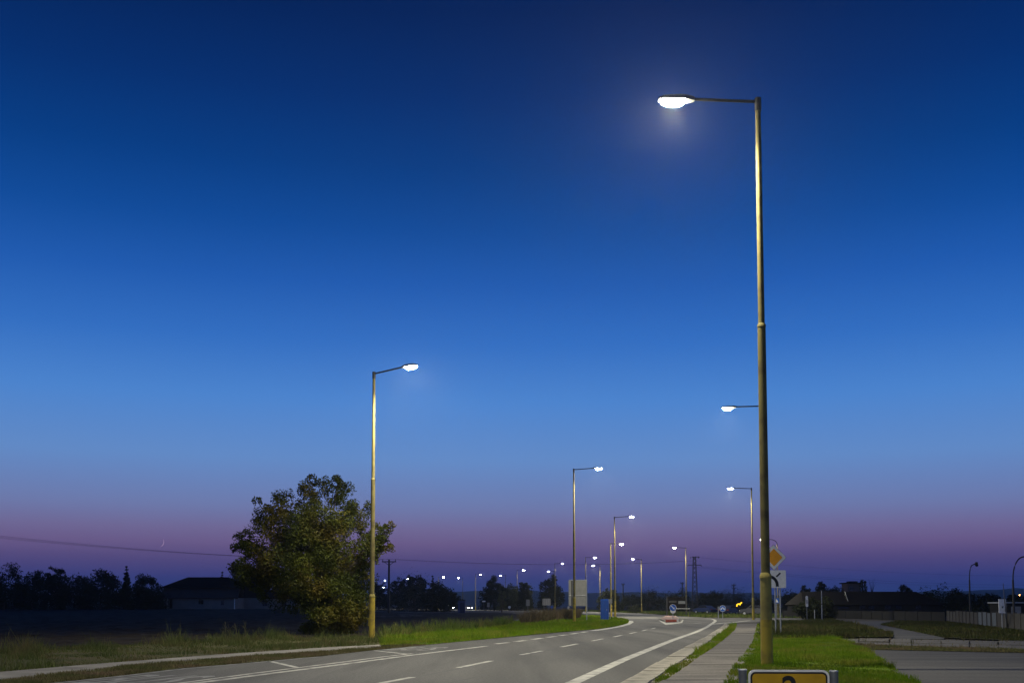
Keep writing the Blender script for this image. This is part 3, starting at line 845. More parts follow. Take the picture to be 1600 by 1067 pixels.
# billboard and barrier behind the island
D = 150
xl, xr = A(1042, 940, D).x, A(1072, 940, D).x
z0, z1 = A(1050, 949.5, D).z, A(1050, 932.5, D).z
t = tag(empty('billboard', ((xl + xr) / 2, D, 0)), 'dim billboard frame behind the round sign of the island', 'billboard')
wB = xr - xl
MB().box((0, 0, (z0 + z1) / 2), (wB, .08, z1 - z0)).build('panel', M['roof'], t)
MB().box((wB * .27, -.06, z0 + (z1 - z0) * .52), (wB * .36, .03, (z1 - z0) * .26)).build('poster', M['greypost'], t)
MB().box((-wB * .2, -.06, z0 + (z1 - z0) * .58), (wB * .4, .03, (z1 - z0) * .18)).build('poster', M['darkmetal'], t)
for x in (-wB / 2, wB / 2):
    MB().box((x, -.02, z1 / 2), (.16, .2, z1)).build('post', M['darkmetal'], t)
D = 140
t = tag(empty('barrier_rail', (A(1067, 950, D).x, D, 0)), 'pale horizontal barrier rail behind the island lamp', 'barrier')
zr = A(1067, 950.6, D).z
MB().tube([(-.95, 0, zr), (.95, 0, zr)], .05, 8).build('rail', M['galv'], t, True)
for x in (-.9, .9):
    MB().tube([(x, 0, -.1), (x, 0, zr)], .05, 8).build('post', M['darkmetal'], t, True)

# small glowing yellow sign in the dark behind
D = 160
c = A(1155, 944, D)
t = tag(empty('glowing_sign', (c.x, D, 0)), 'small glowing yellow emblem in the dark right of the two-way arrow sign', 'sign')
s_ = D / F_PX
pts = [(-3.8, -3), (-3.2, .2), (-1.6, 1.0), (.4, .5), (2.2, 1.8), (4.2, 3.4)]
MB().plate([(x * s_, c.z + z * s_) for x, z in ribbon(pts, .75)], -.05, .05).build('lit_emblem', M['glow'], t)
MB().plate([(x * s_, c.z + z * s_) for x, z in ribbon([(1.2, 1.0), (1.4, -1.0)], .6)], -.051, .049).build('lit_leg', M['glow'], t)
MB().tube([(0, .12, -.1), (0, .12, c.z + .3)], .07, 8).build('post', M['darkmetal'], t, True)

# things on the dim right side
def post_thing(name, label, px, top, base, r, m, extra=None):
    g = P(px, base)
    t = tag(empty(name, (g.x, g.y, 0)), label, 'post')
    zt_ = A(px, top, g.y).z
    MB().tube([(0, 0, -.1), (0, 0, zt_)], [r, r * .8], 8).build('shaft', M[m], t, True)
    return t, zt_, g
t, z_, g = post_thing('marker_post', 'grey post with tall white reflective plate on the dim grass', 1261, 932, 968, .05, 'greypost')
MB().plate(rrect(.24, 1.1, .11, cz=z_ - .45), -.08, -.05).build('white_plate', M['white'], t)
MB().plate(rrect(.12, .4, .05, cz=z_ - .5), -.088, -.0805).build('dark_print', M['signback'], t)
t, z_, g = post_thing('thin_pole', 'tall thin pale pole right of the white plate post', 1284.5, 922, 968, .055, 'galv')
MB().tube([(0, 0, z_ * .52), (0, 0, z_ * .56)], .075, 8).build('clamp', M['darkmetal'], t)
t, z_, g = post_thing('short_post', 'short pale stub post between white plate post and thin pole', 1273, 952, 967.5, .05, 'galv')
MB().tube([(0, 0, z_), (0, 0, z_ + .03)], [.055, .02], 8).build('cap', M['darkmetal'], t)

# concrete panel wall (right)
def panel_wall(label, pix, z_of, step, m, name='concrete_wall', gap=None):
    t = tag(empty(name), label, 'wall')
    poly = [P(x, y) for x, y in pix]
    tops = z_of
    tot = sum((b - a).length for a, b in zip(poly, poly[1:]))
    n = max(1, int(tot / step))
    for k in range(n):
        a, b = poly_at(poly, tot * k / n), poly_at(poly, tot * (k + 1) / n - .001)
        mid = (a + b) / 2
        d = b - a
        rz = math.atan2(d.y, d.x)
        h = tops + random.uniform(-.03, .03)
        is_gate = gap and gap[0] <= k < gap[1]
        MB().box((0, 0, h / 2 - .05), (d.length - .16, .10, h + .1)).build('gate_leaf' if is_gate else 'panel', M['gate'] if is_gate else M[m], t, loc=mid, rz=rz)
        MB().box((0, 0, (h + .06) / 2 - .05), (.15, .18, h + .16)).build('wall_post', M[m], t, loc=a, rz=rz)
    return t
panel_wall('low concrete panel wall with steel gate running off the right edge', [(1481, 971.5), (1600, 986), (1720, 1002)], .95, 2.0, 'wallpanel', gap=(9, 13))
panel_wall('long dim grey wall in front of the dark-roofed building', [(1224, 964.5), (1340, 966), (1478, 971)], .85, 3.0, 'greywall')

# white board and leaning pole at the wall
D = 62
c = A(1566, 946, D)
t = tag(empty('white_notice_board', (c.x, D, 0), R(4)), 'white notice board with small green emblem on post before the wall', 'sign')
z0, z1 = A(1566, 957.5, D).z, A(1566, 935.5, D).z
MB().plate(rrect(.43, z1 - z0, .01, cz=(z0 + z1) / 2), -.02, .02).build('board', M['white'], t)
MB().plate([(-.05, (z0 + z1) / 2 - .1), (.03, (z0 + z1) / 2 - .12), (.06, (z0 + z1) / 2 + .02), (.01, (z0 + z1) / 2 - .04), (-.02, (z0 + z1) / 2 + .05)], -.026, -.0205).build('emblem', M['gate'], t)
MB().tube([(0, .05, -.1), (0, .05, z1 - .1)], .04, 8).build('post', M['galv'], t, True)
b0, b1 = P(1573.5, 983), A(1567.5, 911, 60)
t = tag(empty('leaning_pole', b0), 'thin pale pole leaning left behind the white notice board', 'pole')
d = b1 - b0
MB().tube([(0, 0, -.05), d * .45], [.07, .05], 8).build('lower_pole', M['galv'], t, True)
MB().tube([d * .44, d], [.035, .018], 8).build('upper_pole', M['galv'], t, True)
# container behind wall at the right edge
D = 66
c = A(1606, 962, D)
t = tag(empty('site_container', (c.x, D + 2, 0)), 'pale site container showing above the wall at the right edge', 'container')
zt_ = A(1600, 942, D).z
MB().box((0, 0, zt_ / 2), (1.8, 2.4, zt_)).build('body', M['greywall'], t)
MB().box((0, 0, zt_ + .04), (2.0, 2.6, .08)).build('roof', M['galv'], t)
MB().box((-.35, -1.22, zt_ * .62), (.6, .04, zt_ * .5)).build('window', M['signback'], t)
# far warm lamp
D = 190
c = A(1593, 929.5, D)
t = tag(empty('warm_yard_lamp', (c.x, D, 0)), 'small warm orange lamp glowing far off at the right edge', 'lamp')
MB().tube([(0, .1, -.1), (0, .1, c.z)], .07, 8).build('post', M['darkmetal'], t)
MB().tube([(0, -.1, c.z - .12), (0, -.1, c.z), (0, -.1, c.z + .12)], [.08, .16, .08], 8).build('bulb', M['warmlamp'], t, True)

# ------------------------------------------------------------------ buildings
def hip_roof(w, d, z0, z1, inset, ov=.4):
    x, y = w / 2 + ov, d / 2 + ov
    i = inset
    return MB().add([(-x, -y, z0), (x, -y, z0), (x, y, z0), (-x, y, z0), (-x + i, 0, z1), (x - i, 0, z1), (-x, -y, z0 - .15), (x, -y, z0 - .15), (x, y, z0 - .15), (-x, y, z0 - .15)],
                    [(0, 1, 5, 4), (1, 2, 5), (2, 3, 4, 5), (3, 0, 4), (6, 7, 1, 0), (7, 8, 2, 1), (8, 9, 3, 2), (9, 6, 0, 3), (9, 8, 7, 6)])
def window_part(t, x, y, z, w, h, fm='plaster'):
    f = MB().box((x, y, z), (w + .16, .08, h + .16)).build('window', M[fm], t)
    MB().box((x, y - .03, z), (w, .06, h)).build('pane', M['glass'], f)
    MB().box((x, y - .05, z), (.05, .06, h)).build('mullion', M[fm], f)
D = 200.0
pxm = F_PX / D
xl, xr = A(256, 940, D).x, A(369, 940, D).x
zb, ze, zm, zr = A(300, 953, D).z, A(300, 933.5, D).z, A(300, 917, D).z, A(300, 900, D).z
t = tag(empty('farmhouse', ((xl + xr) / 2, D, 0)), 'long low house with dark hipped roof left of the big tree', 'house')
w = xr - xl
MB().box((0, 5, ze / 2), (w, 10, ze)).build('wall', M['plaster'], t)
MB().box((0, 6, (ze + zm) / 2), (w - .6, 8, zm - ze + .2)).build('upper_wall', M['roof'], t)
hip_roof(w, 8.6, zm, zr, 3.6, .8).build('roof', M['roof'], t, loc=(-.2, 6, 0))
MB().add([(-w / 2 - .9, -.7, ze), (w / 2 + .5, -.7, ze), (w / 2 + .2, 1.9, zm + .02), (-w / 2 - .6, 1.9, zm + .02), (-w / 2 - .9, -.7, ze - .16), (w / 2 + .5, -.7, ze - .16), (w / 2 + .2, 1.9, zm - .2), (-w / 2 - .6, 1.9, zm - .2)],
         [(0, 1, 2, 3), (4, 5, 1, 0), (7, 6, 5, 4), (0, 3, 7, 4), (1, 5, 6, 2)]).build('porch_roof', M['brownroof'], t)
window_part(t, A(314, 940, D).x - (xl + xr) / 2, -.03, A(314, 940, D).z, .9, .8)
window_part(t, w * .31, -.03, A(314, 941, D).z, .5, .9)
MB().box((-w * .40, -.03, (zb + ze) / 2 + .1), (.5, .08, (ze - zb) * .8)).build('door', M['roof'], t)
for x in (-w / 2 + .2, -w / 2 + .75, w / 2 - .2):
    MB().box((x, -.35, ze / 2), (.16, .16, ze)).build('porch_post', M['white'], t)
D = 206.0
xl, xr = A(370, 940, D).x, A(462, 940, D).x
t = tag(empty('neighbour_house', ((xl + xr) / 2, D, 0)), 'pale house with gabled end half hidden behind the big tree', 'house')
w = xr - xl
MB().box((0, 4, ze / 2), (w, 8, ze)).build('wall', M['plaster'], t)
gx = A(388, 940, D).x - (xl + xr) / 2
zp = A(388, 889, D).z
MB().plate([(gx - 2.4, ze), (gx + 2.4, ze), (gx + 2.4, ze + (zp - ze) * .5), (gx, zp), (gx - 2.4, ze + (zp - ze) * .5)], .5, 8).build('gable', M['greywall'], t)
for s in (1, -1):
    MB().add([(gx, .2, zp + .12), (gx + s * 2.8, .2, ze + (zp - ze) * .42), (gx + s * 2.8, 8, ze + (zp - ze) * .42), (gx, 8, zp + .12), (gx, .2, zp - .02), (gx + s * 2.8, .2, ze + (zp - ze) * .42 - .14), (gx + s * 2.8, 8, ze + (zp - ze) * .42 - .14), (gx, 8, zp - .02)],
             [(0, 1, 2, 3), (4, 5, 6, 7), (0, 1, 5, 4), (1, 2, 6, 5)]).build('roof_slope', M['roof'], t)
hip_roof(w - 5, 8, ze, ze + 2.2, 1.5, .4).build('roof', M['roof'], t, loc=(2.7, 4, 0))
for px in (414, 444):
    window_part(t, A(px, 942, D).x - (xl + xr) / 2, -.03, A(px, 941.5, D).z, .8, 1.1)

# long building on the right
D = 122.0
xl, xr = A(1262, 940, D).x, A(1478, 940, D).x
ze, zr = A(1370, 944.5, D).z, A(1370, 923, D).z
t = tag(empty('long_low_building', ((xl + xr) / 2, D + 5, 0)), 'long low dim building with dark roof behind the grey wall', 'building')
w = xr - xl
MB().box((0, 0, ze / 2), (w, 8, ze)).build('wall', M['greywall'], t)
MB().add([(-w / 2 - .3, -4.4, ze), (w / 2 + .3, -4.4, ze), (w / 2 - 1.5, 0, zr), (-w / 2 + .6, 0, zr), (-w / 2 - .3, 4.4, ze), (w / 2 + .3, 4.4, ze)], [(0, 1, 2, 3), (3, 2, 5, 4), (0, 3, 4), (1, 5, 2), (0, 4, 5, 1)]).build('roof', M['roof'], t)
for px in (1352, 1365.5, 1392, 1409, 1440):
    x = A(px, 948, D).x - (xl + xr) / 2
    window_part(t, x, -4.02, A(px, 948.3, D).z, .6, .42, 'greywall')
MB().box((A(1322, 948, D).x - (xl + xr) / 2, -4.03, ze - .35), (1.2, .06, .25)).build('vent_strip', M['glass'], t)
x = A(1335, 930, D).x - (xl + xr) / 2
MB().tube([(x - .2, -3.4, ze + .3), (x + .3, -.6, zr - .05)], .05, 6).build('roof_seam', M['greypost'], t)
D = 230.0
c = A(1330, 916, D)
t = tag(empty('flat_roof_house', (c.x, D, 0)), 'square reddish house with overhanging flat roof above the long building', 'house')
z_ = A(1330, 911.5, D).z
MB().box((0, 0, z_ / 2), (2.9, 4, z_)).build('wall', M['brick'], t)
MB().box((0, 0, z_ + .1), (3.6, 4.8, .25)).build('roof', M['roof'], t)
MB().box((0.2, 0, z_ + .35), (1.8, 2, .3)).build('roof_box', M['roof'], t)
window_part(t, -.6, -2.03, z_ - 1.1, .6, .7)

# ------------------------------------------------------------------ vehicles
def car(label, px, by, m, rz, lit=False, group=None, depth=None):
    g = P(px, by)
    if depth: g = Vector((A(px, 950, depth).x, depth, 0))
    t = tag(empty('parked_car' if not lit else 'moving_car', g, rz), label, 'car', group)
    prof = [(-2.1, .35), (-2.15, .75), (-1.95, .95), (-1.55, 1.0), (-.9, 1.42), (.5, 1.45), (1.15, 1.0), (1.95, .88), (2.15, .65), (2.15, .35)]
    def hull(pf, hw, top):
        n = len(pf)
        v = []
        for s in (-1, 1):
            v += [(x, s * (hw - (top if z > 1.02 else 0)), z) for x, z in pf]
        f = [tuple(range(n)), tuple(range(2 * n - 1, n - 1, -1))] + [(i, (i + 1) % n, (i + 1) % n + n, i + n) for i in range(n)]
        return MB().add(v, f)
    hull(prof, .85, .16).build('body', m, t, True)
    for s in (-1, 1):
        MB().plate([(-1.3, 1.04), (-.85, 1.36), (.45, 1.38), (.95, 1.04)], s * .80 - .02, s * .80 + .02).build('side_window', M['glass'], t)
        for x in (-1.35, 1.4):
            wh = MB().tube([(x, s * .7, .32), (x, s * .88, .32)], .32, 16).build('wheel', M['rubber'], t, True)
            MB().tube([(x, s * .88, .32), (x, s * .90, .32)], .19, 12).build('rim', M['galv'], wh, True)
        MB().box((2.12, s * .6, .68), (.12, .34, .18)).build('headlight', M['headlight'] if lit else M['white'], t)
        MB().box((-2.12, s * .62, .78), (.08, .26, .16)).build('tail_light', M['red'], t)
    MB().add([(.57, -.6, 1.41), (.57, .6, 1.41), (1.12, .68, 1.03), (1.12, -.68, 1.03), (.60, -.6, 1.43), (.60, .6, 1.43), (1.16, .68, 1.05), (1.16, -.68, 1.05)], [(0, 1, 2, 3), (4, 5, 6, 7), (0, 1, 5, 4), (2, 3, 7, 6), (1, 2, 6, 5), (0, 3, 7, 4)]).build('windscreen', M['glass'], t)
    return t
PK = 'cars parked in the dark beyond the bend'
car('dark blue car parked in the dark left of the two-way arrow sign', 1102, 958.4, M['carblue'], R(125), group=PK)
car('dark blue car parked just right of the two-way arrow sign', 1138, 960.3, M['carblue'], R(60), group=PK)
car('grey car parked behind the far lamp pole of the slab pavement', 1181, 961.3, M['cargrey'], R(150), group=PK)
MV = 'cars with lit headlights on the far road'
car('leftmost far car with lit headlights below the dark trees', 681, 953, M['cargrey'], R(-75), True, MV, depth=385)
car('middle far car with lit headlights left of the dark blue kiosk', 705, 953, M['cargrey'], R(-80), True, MV, depth=400)
car('far car with bright headlights just right of the dark blue kiosk', 732, 953, M['cargrey'], R(-70), True, MV, depth=375)

# ------------------------------------------------------------------ power poles and wires
def t_pole(label, px, top, depth, arm, name='power_pole', arms=1):
    a = A(px, top, depth)
    t = tag(empty(name, (a.x, depth, zg(a.x, depth))), label, 'power pole')
    H = a.z - zg(a.x, depth)
    MB().tube([(0, 0, -.3), (0, 0, H)], [.24, .15], 8).build('shaft', M['darkmetal'], t, True)
    for k in range(arms):
        MB().box((0, 0, H - .35 - .9 * k), (arm, .16, .16)).build('crossarm', M['darkmetal'], t)
        for s in (-1, 0, 1):
            MB().tube([(s * arm * .45, 0, H - .3 - .9 * k), (s * arm * .45, 0, H + .1 - .9 * k)], [.07, .04], 6).build('insulator', M['darkmetal'], t)
        for s in (-1, 1):
            MB().tube([(s * arm * .32, 0, H - .4 - .9 * k), (0, 0, H - 1.0 - .9 * k)], .05, 6).build('brace', M['darkmetal'], t)
    return Vector((a.x, depth, a.z))
pA = t_pole('power pole with single crossarm right of the big tree', 608, 874, 180, 2.4)
t_pole('small far pole showing over trees left of the lattice pylon', 1066, 909, 330, 1.2, 'far_pole')
t_pole('small far pole with crossarm right of the lattice pylon', 1146.5, 912, 330, 1.4, 'far_pole', 2)
t_pole('small far pole rising over the round trees by the blue cabin', 973.5, 911, 330, 1.0, 'far_pole')

D = 230.0
top = A(1085, 869, D)
pyl = tag(empty('lattice_pylon', (top.x, D, 0)), 'steel lattice pylon with two crossarm levels right of the island lamp', 'pylon')
H = top.z
for sx in (-1, 1):
    for sy in (-1, 1):
        MB().tube([(sx * .62, sy * .62, -.2), (sx * .26, sy * .26, H)], .055, 6).build('leg', M['darkmetal'], pyl)
br = 12
for k in range(br):
    z0_, z1_ = H * k / br, H * (k + 1) / br
    w0, w1 = lerp(.62, .26, k / br), lerp(.62, .26, (k + 1) / br)
    for s in (-1, 1):
        mb = MB().tube([(-w0, s * w0, z0_), (w1, s * w1, z1_)], .03, 4); mb.build('brace', M['darkmetal'], pyl)
        mb = MB().tube([(w0, s * w0, z0_), (-w1, s * w1, z1_)], .03, 4); mb.build('brace', M['darkmetal'], pyl)
        MB().tube([(s * w0, -w0, z0_), (s * w1, w1, z1_)], .03, 4).build('brace', M['darkmetal'], pyl)
for z_, half in ((H - .1, .85), (H - 1.85, 1.45)):
    MB().box((0.25 if half < 1 else 0, 0, z_), (2 * half, .18, .14)).build('crossarm', M['darkmetal'], pyl)
    for s in (-1, 1):
        MB().tube([(s * half, 0, z_), (s * half, 0, z_ - .35)], .06, 6).build('insulator', M['darkmetal'], pyl)

def wires(label, ends, sag, r=.014):
    t = tag(empty('power_line'), label, 'wires')
    for a, b in ends:
        pts = []
        for k in range(17):
            u = k / 16
            p = a.lerp(b, u); p.z -= sag * 4 * u * (1 - u)
            pts.append(p)
        MB().tube(pts, r, 4).build('wire', M['wire'], t)
wires('three thin wires crossing the sky left of the big tree', [(pA + Vector((k * 1.08, 0, .1)), A(-140, 824 + 2.5 * k, 95 + k)) for k in (-1, 0, 1)], .9, .010)
wires('thin wires from the power pole towards the lattice pylon', [(pA + Vector((k * 1.08, 0, .1)), top + Vector((k * .8, 0, -.3 - abs(k) * .6))) for k in (-1, 1)], .9)
wires('thin wires leaving the lattice pylon to the right edge', [(top + Vector((dx, 0, dz)), A(1720, yy, 300)) for dx, dz, yy in ((.9, -.2, 898), (1.4, -2.2, 912), (-.8, -2.2, 918))], 1.6)

# ------------------------------------------------------------------ trees
def leaf_cloud(centers, radii, n_per, size, seed, flat=0.9, droop=0.35):
    rng = np.random.default_rng(seed)
    cs, out = np.asarray(centers, float), []
    for c, r, n in zip(cs, radii, n_per):
        d = rng.normal(size=(n, 3)); d /= np.linalg.norm(d, axis=1)[:, None]
        rad = r * rng.random(n) ** 0.45
        p = c + d * rad[:, None] * np.array([1, 1, flat])
        a = rng.normal(size=(n, 3)); a[:, 2] -= droop; a /= np.linalg.norm(a, axis=1)[:, None]
        b = np.cross(a, rng.normal(size=(n, 3))); b /= np.linalg.norm(b, axis=1)[:, None]
        L = size * rng.uniform(.6, 1.35, n)[:, None]; w = L * rng.uniform(.3, .5, n)[:, None]
        q = np.stack([p - a * L * .5, p + b * w * .5 + a * L * .05, p + a * L * .5, p - b * w * .5 + a * L * .05], 1)
        out.append(q.reshape(-1, 3))
    return np.concatenate(out)

def tree(name, label, base, lobes, trunk_r, leaf_m, n_leaf, leaf_size, seed, sub=9, group=None, fork=None, clump=.42):
    """lobes: (centre xyz relative to base, radius)"""
    rng = np.random.default_rng(seed)
    t = tag(empty(name, base), label, 'tree', group)
    cen, rad = [], []
    for (c, r) in lobes:
        for k in range(sub):
            d = rng.normal(size=3); d /= np.linalg.norm(d)
            rr = r * (.35 + .62 * rng.random() ** .6)
            cen.append((c[0] + d[0] * rr, c[1] + d[1] * rr, max(.25, c[2] + d[2] * rr * .92)))
            rad.append(r * clump * rng.uniform(.6, 1.25))
    tot = sum(r * r for r in rad)
    n_per = [max(6, int(n_leaf * r * r / tot)) for r in rad]
    fast_mesh('crown', leaf_cloud(cen, rad, n_per, leaf_size, seed), 4, leaf_m, t)
    fz = fork or min(c[2] for c, r in lobes) * .55
    mb = MB().tube([(0, 0, -.2), (trunk_r * .3, 0, fz * .5), (0, 0, fz)], [trunk_r * 1.3, trunk_r, trunk_r * .85], 8)
    for (c, r) in lobes:
        mid = Vector((c[0] * .45, c[1] * .45, lerp(fz, c[2], .5) + .1))
        mb.tube([(0, 0, fz * .9), mid, Vector(c)], [trunk_r * .55, trunk_r * .35, trunk_r * .1], 6)
    mb.build('trunk', M['bark'], t, True)
    return t

# the big walnut-like tree by the road
TD = 51.0
TB = Vector((A(500, 940, TD).x, TD, 0.0))
def lobe(px, py, rpx, dd=0.0):
    p = A(px, py, TD + dd)
    return ((p.x - TB.x, dd, p.z), rpx * (TD + dd) / F_PX)
LB = [lobe(484, 776, 26), (lobe(520, 772, 30, .4)), lobe(445, 795, 32, -.3), lobe(500, 815, 48, -.8), lobe(552, 802, 30, .2), lobe(418, 806, 22, .5),
      lobe(425, 850, 46, .6), lobe(470, 862, 60, -1.2), lobe(540, 850, 52, -.6), lobe(400, 880, 34, -.4), lobe(382, 862, 18, .4), lobe(440, 905, 42, .8), lobe(398, 915, 24, .2),
      lobe(500, 905, 50, -1.4), lobe(556, 900, 34, .3), lobe(592, 836, 18, -.6), lobe(606, 826, 13, -.8), lobe(586, 858, 14, .2), lobe(470, 935, 34, -.6), lobe(520, 945, 46, -1.2), lobe(556, 950, 30, -.2), lobe(500, 968, 30, -.8), lobe(545, 972, 24, -.6),
      lobe(480, 842, 46, .3), lobe(450, 885, 46, .4), lobe(525, 895, 46, .2), lobe(518, 935, 44, .4), lobe(540, 962, 32, .3), lobe(578, 872, 20, -.2), lobe(572, 826, 18, .2), lobe(598, 848, 18, -.4), lobe(562, 925, 26, -.3), lobe(382, 842, 18, .1), lobe(378, 893, 20, .2), lobe(366, 856, 8, .2), lobe(368, 880, 8, .3), lobe(402, 782, 8, .2), lobe(488, 750, 12, .1), lobe(528, 752, 12, -.2), lobe(571, 898, 10, -.6), lobe(572, 935, 10, -.4)]
tree('walnut_tree', 'big round leafy tree behind the yellow-footed lamp', TB, LB, .16, M['leaf'], 95000, .135, 3, sub=18, fork=1.1, clump=.40)

def far_tree(label, px, top, w, depth, seed, base_py=None, m='darkleaf', n=7500, kind='round', group='dark trees on the horizon', name='far_tree'):
    rng = random.Random(seed)
    a = A(px, top, depth)
    zb_ = zg(a.x, depth)
    H = a.z - zb_
    Wd_ = w * depth / F_PX
    base = Vector((a.x, depth, zb_))
    ls = max(.28, H * .05)
    if kind == 'cone':
        lobes = []
        for k in range(14):
            u = k / 13
            lobes.append(((rng.uniform(-.1, .1), 0, H * (.12 + .86 * u)), max(.14, Wd_ * .5 * (1 - u * .93))))
    else:
        lobes = []
        top_r = Wd_ * rng.uniform(.26, .34)
        nz = max(4, int(H / max(.5, Wd_ * .24)))
        for k in range(nz):
            u = k / (nz - 1)
            rr = Wd_ * .5 * (1 - .38 * u ** 2)
            zz = lerp(min(H * .3, Wd_ * .3), H - top_r * 1.05, u)
            lobes.append(((rng.uniform(-.1, .1) * Wd_, 0, zz), rr * .72))
            for sd in (-1, 1):
                lobes.append(((sd * rr * rng.uniform(.45, .65), rng.uniform(-.3, .3) * rr, zz - rng.uniform(0, .35) * top_r), rr * rng.uniform(.36, .5)))
    return tree(name, label, base, lobes, max(.12, H * .022), M[m], n, ls, seed, sub=7, group=group, fork=H * .2, clump=.5)

FT = [
    (8, 877, 78, 175, 'tall round dark tree at the left edge'), (52, 889, 46, 185, 'small dark tree beside the left-edge tree'),
    (88, 885, 40, 180, 'narrow dark tree third from the left edge'), (122, 891, 58, 190, 'wide low dark tree in the left row'),
    (158, 882, 62, 180, 'broad rounded dark tree left of the small conifer'), (229, 891, 42, 185, 'dark tree right of the conifer, beside the farmhouse'),
    (592, 903, 34, 300, 'dark tree just right of the yellow-footed lamp near the tree'), (622, 899, 34, 330, 'dark tree behind the power pole'),
    (649, 891, 42, 320, 'tallest dark tree among the far lamps'), (683, 900, 50, 250, 'dark bushy tree left of the dark blue kiosk'), (703, 914, 40, 250, 'low dark tree sloping down to the dark blue kiosk'),
    (772, 896, 46, 300, 'round dark tree behind the pale shrub'), (800, 908, 34, 310, 'middle dark tree between two far lamps'), (820, 906, 24, 300, 'thin-topped dark tree left of the grey sign backs'),
    (860, 896, 38, 290, 'tall rounded dark tree left of the large sign back'), (952, 912, 38, 240, 'dark tree behind the blue cabin'), (985, 922, 44, 260, 'low dark tree left of the outer-bend lamp'),
    (1014, 918, 40, 260, 'low dark tree right of the outer-bend lamp'), (1058, 917, 52, 250, 'dark tree behind the billboard'), (1117, 916, 40, 260, 'dark tree between pylon and two-way arrow sign'), (1148, 925, 54, 260, 'wide low dark tree behind the glowing emblem'),
    (1100, 924, 40, 255, 'low dark tree at the foot of the pylon'), (1192, 926, 50, 250, 'low dark tree behind the tallest lamp pole'), (1236, 920, 34, 230, 'dark tree right of the diamond sign'),
    (1258, 911, 26, 220, 'dark tree above the white plate post'), (1283, 905, 22, 220, 'slim dark tree above the thin pale pole'), (1306, 911, 44, 225, 'dark tree left of the flat-roofed house'),
    (1412, 912, 36, 190, 'round dark tree above the long building, right part'), (1448, 920, 40, 170, 'low dark tree above the right end of the long building'), (1500, 913, 56, 150, 'broad dark tree left of the unlit drooping lamp'), (1546, 918, 48, 150, 'dark tree behind the white notice board'), (1585, 925, 44, 150, 'low dark tree behind the site container')]
for i, (px, tp, w, dp, lab) in enumerate(FT):
    far_tree(lab, px, tp - (4 if px < 260 else 1), w * (1.3 if px < 260 else 1.1), dp, 100 + i)
for i, (px, tp, w, dp, lab) in enumerate((
        (25, 925, 120, 200, 'low dark hedge under the left-edge trees'), (140, 922, 150, 200, 'low dark hedge under the middle of the left row'), (232, 921, 70, 198, 'low dark hedge running up to the farmhouse'),
        (640, 925, 150, 260, 'long dark hedge under the trees by the power pole'), (800, 927, 130, 300, 'dark hedge beneath the round trees on the far road'),
        (1040, 931, 120, 280, 'dark hedge behind traffic island and billboard'), (1150, 932, 120, 280, 'dark hedge behind the two-way arrow sign'), (1250, 928, 90, 200, 'dark hedge left of the long low building'),
        (1272, 929, 62, 112, 'dark bush in front of the left end of the long building'), (1292, 919, 70, 170, 'dark bushes rising over the left end of the long building'), (1470, 930, 110, 150, 'dark bushes over the right end of the long building'), (1560, 933, 120, 130, 'dark bushes behind the concrete panel wall'))):
    far_tree(lab, px, tp, w, dp, 300 + i, n=9000, group='dark hedges and bushes on the horizon', name='hedge')
far_tree('small dark conifer in the left row of trees', 198, 884, 26, 180, 201, kind='cone', name='conifer')
far_tree('small dark conifer right of the farmhouse roof', 347, 893, 18, 225, 202, kind='cone', name='conifer')
far_tree('dark conifer poking up left of the far lamp pair', 676, 899, 14, 248, 203, kind='cone', name='conifer')
far_tree('pale lit tall shrub in front of the round dark tree', 784, 917, 18, 235, 204, m='paleleaf', n=900, group=None, name='tall_shrub')
far_tree('dim green bush at the foot of the outer-bend lamp', 992, 943, 24, 205, 205, m='paleleaf', n=700, group=None, name='bush')
far_tree('thin sparse tree just right of the flat-roofed house', 1349, 903, 16, 200, 206, n=160, group=None, name='sparse_tree')
# bare tree
bD = 200
a = A(1362, 905, bD)
t = tag(empty('bare_tree', (a.x, bD, 0)), 'bare forked tree right of the flat-roofed house', 'tree')
MB().tube([(0, 0, -.2), (0, 0, a.z * .6)], [.12, .07], 6).build('trunk', M['bark'], t)
for dx, dz in ((-.55, 0), (.5, .25), (.1, -.2), (-.25, -.5), (.75, -.5)):
    MB().tube([(0, 0, a.z * .55), (dx * .5, 0, a.z * .78), (dx, 0, a.z + dz)], [.05, .035, .015], 5).build('branch', M['bark'], t)

# ------------------------------------------------------------------ hills
def hills():
    v, f = [], []
    n = 160
    prof = []
    for i in range(n):
        ang = -60 + 120 * i / (n - 1)
        prof.append(ang)
    rows = [(2300, 0.0), (2700, .75), (3000, 1.0), (3500, .0)]
    for dist, k in rows:
        for ang in prof:
            px = math.tan(R(max(-50, min(50, ang)))) * F_PX + 800
            hpx = np.interp(px, [-900, 0, 500, 700, 780, 880, 930, 1040, 1150, 1300, 1420, 1500, 1600, 2400], [12, 12, 14, 22, 25, 23, 21, 22, 20, 17, 21, 24, 25, 20])
            hpx += 0.9 * math.sin(ang * 2.1) + .6 * math.sin(ang * 5.3 + 1)
            h = (hpx * 3000 / F_PX) * k
            v.append((dist * math.sin(R(ang)), dist * math.cos(R(ang)), h - .5 + (random.uniform(-2.0, 2.0) if k == 1.0 else 0)))
    for j in range(len(rows) - 1):
        for i in range(n - 1):
            f.append((j * n + i, j * n + i + 1, (j + 1) * n + i + 1, (j + 1) * n + i))
    o = MB().add(v, f).build('hills', M['hill'], smooth=True)
    tag(o, 'low wooded hills along the horizon', 'hills', kind='structure')
hills()

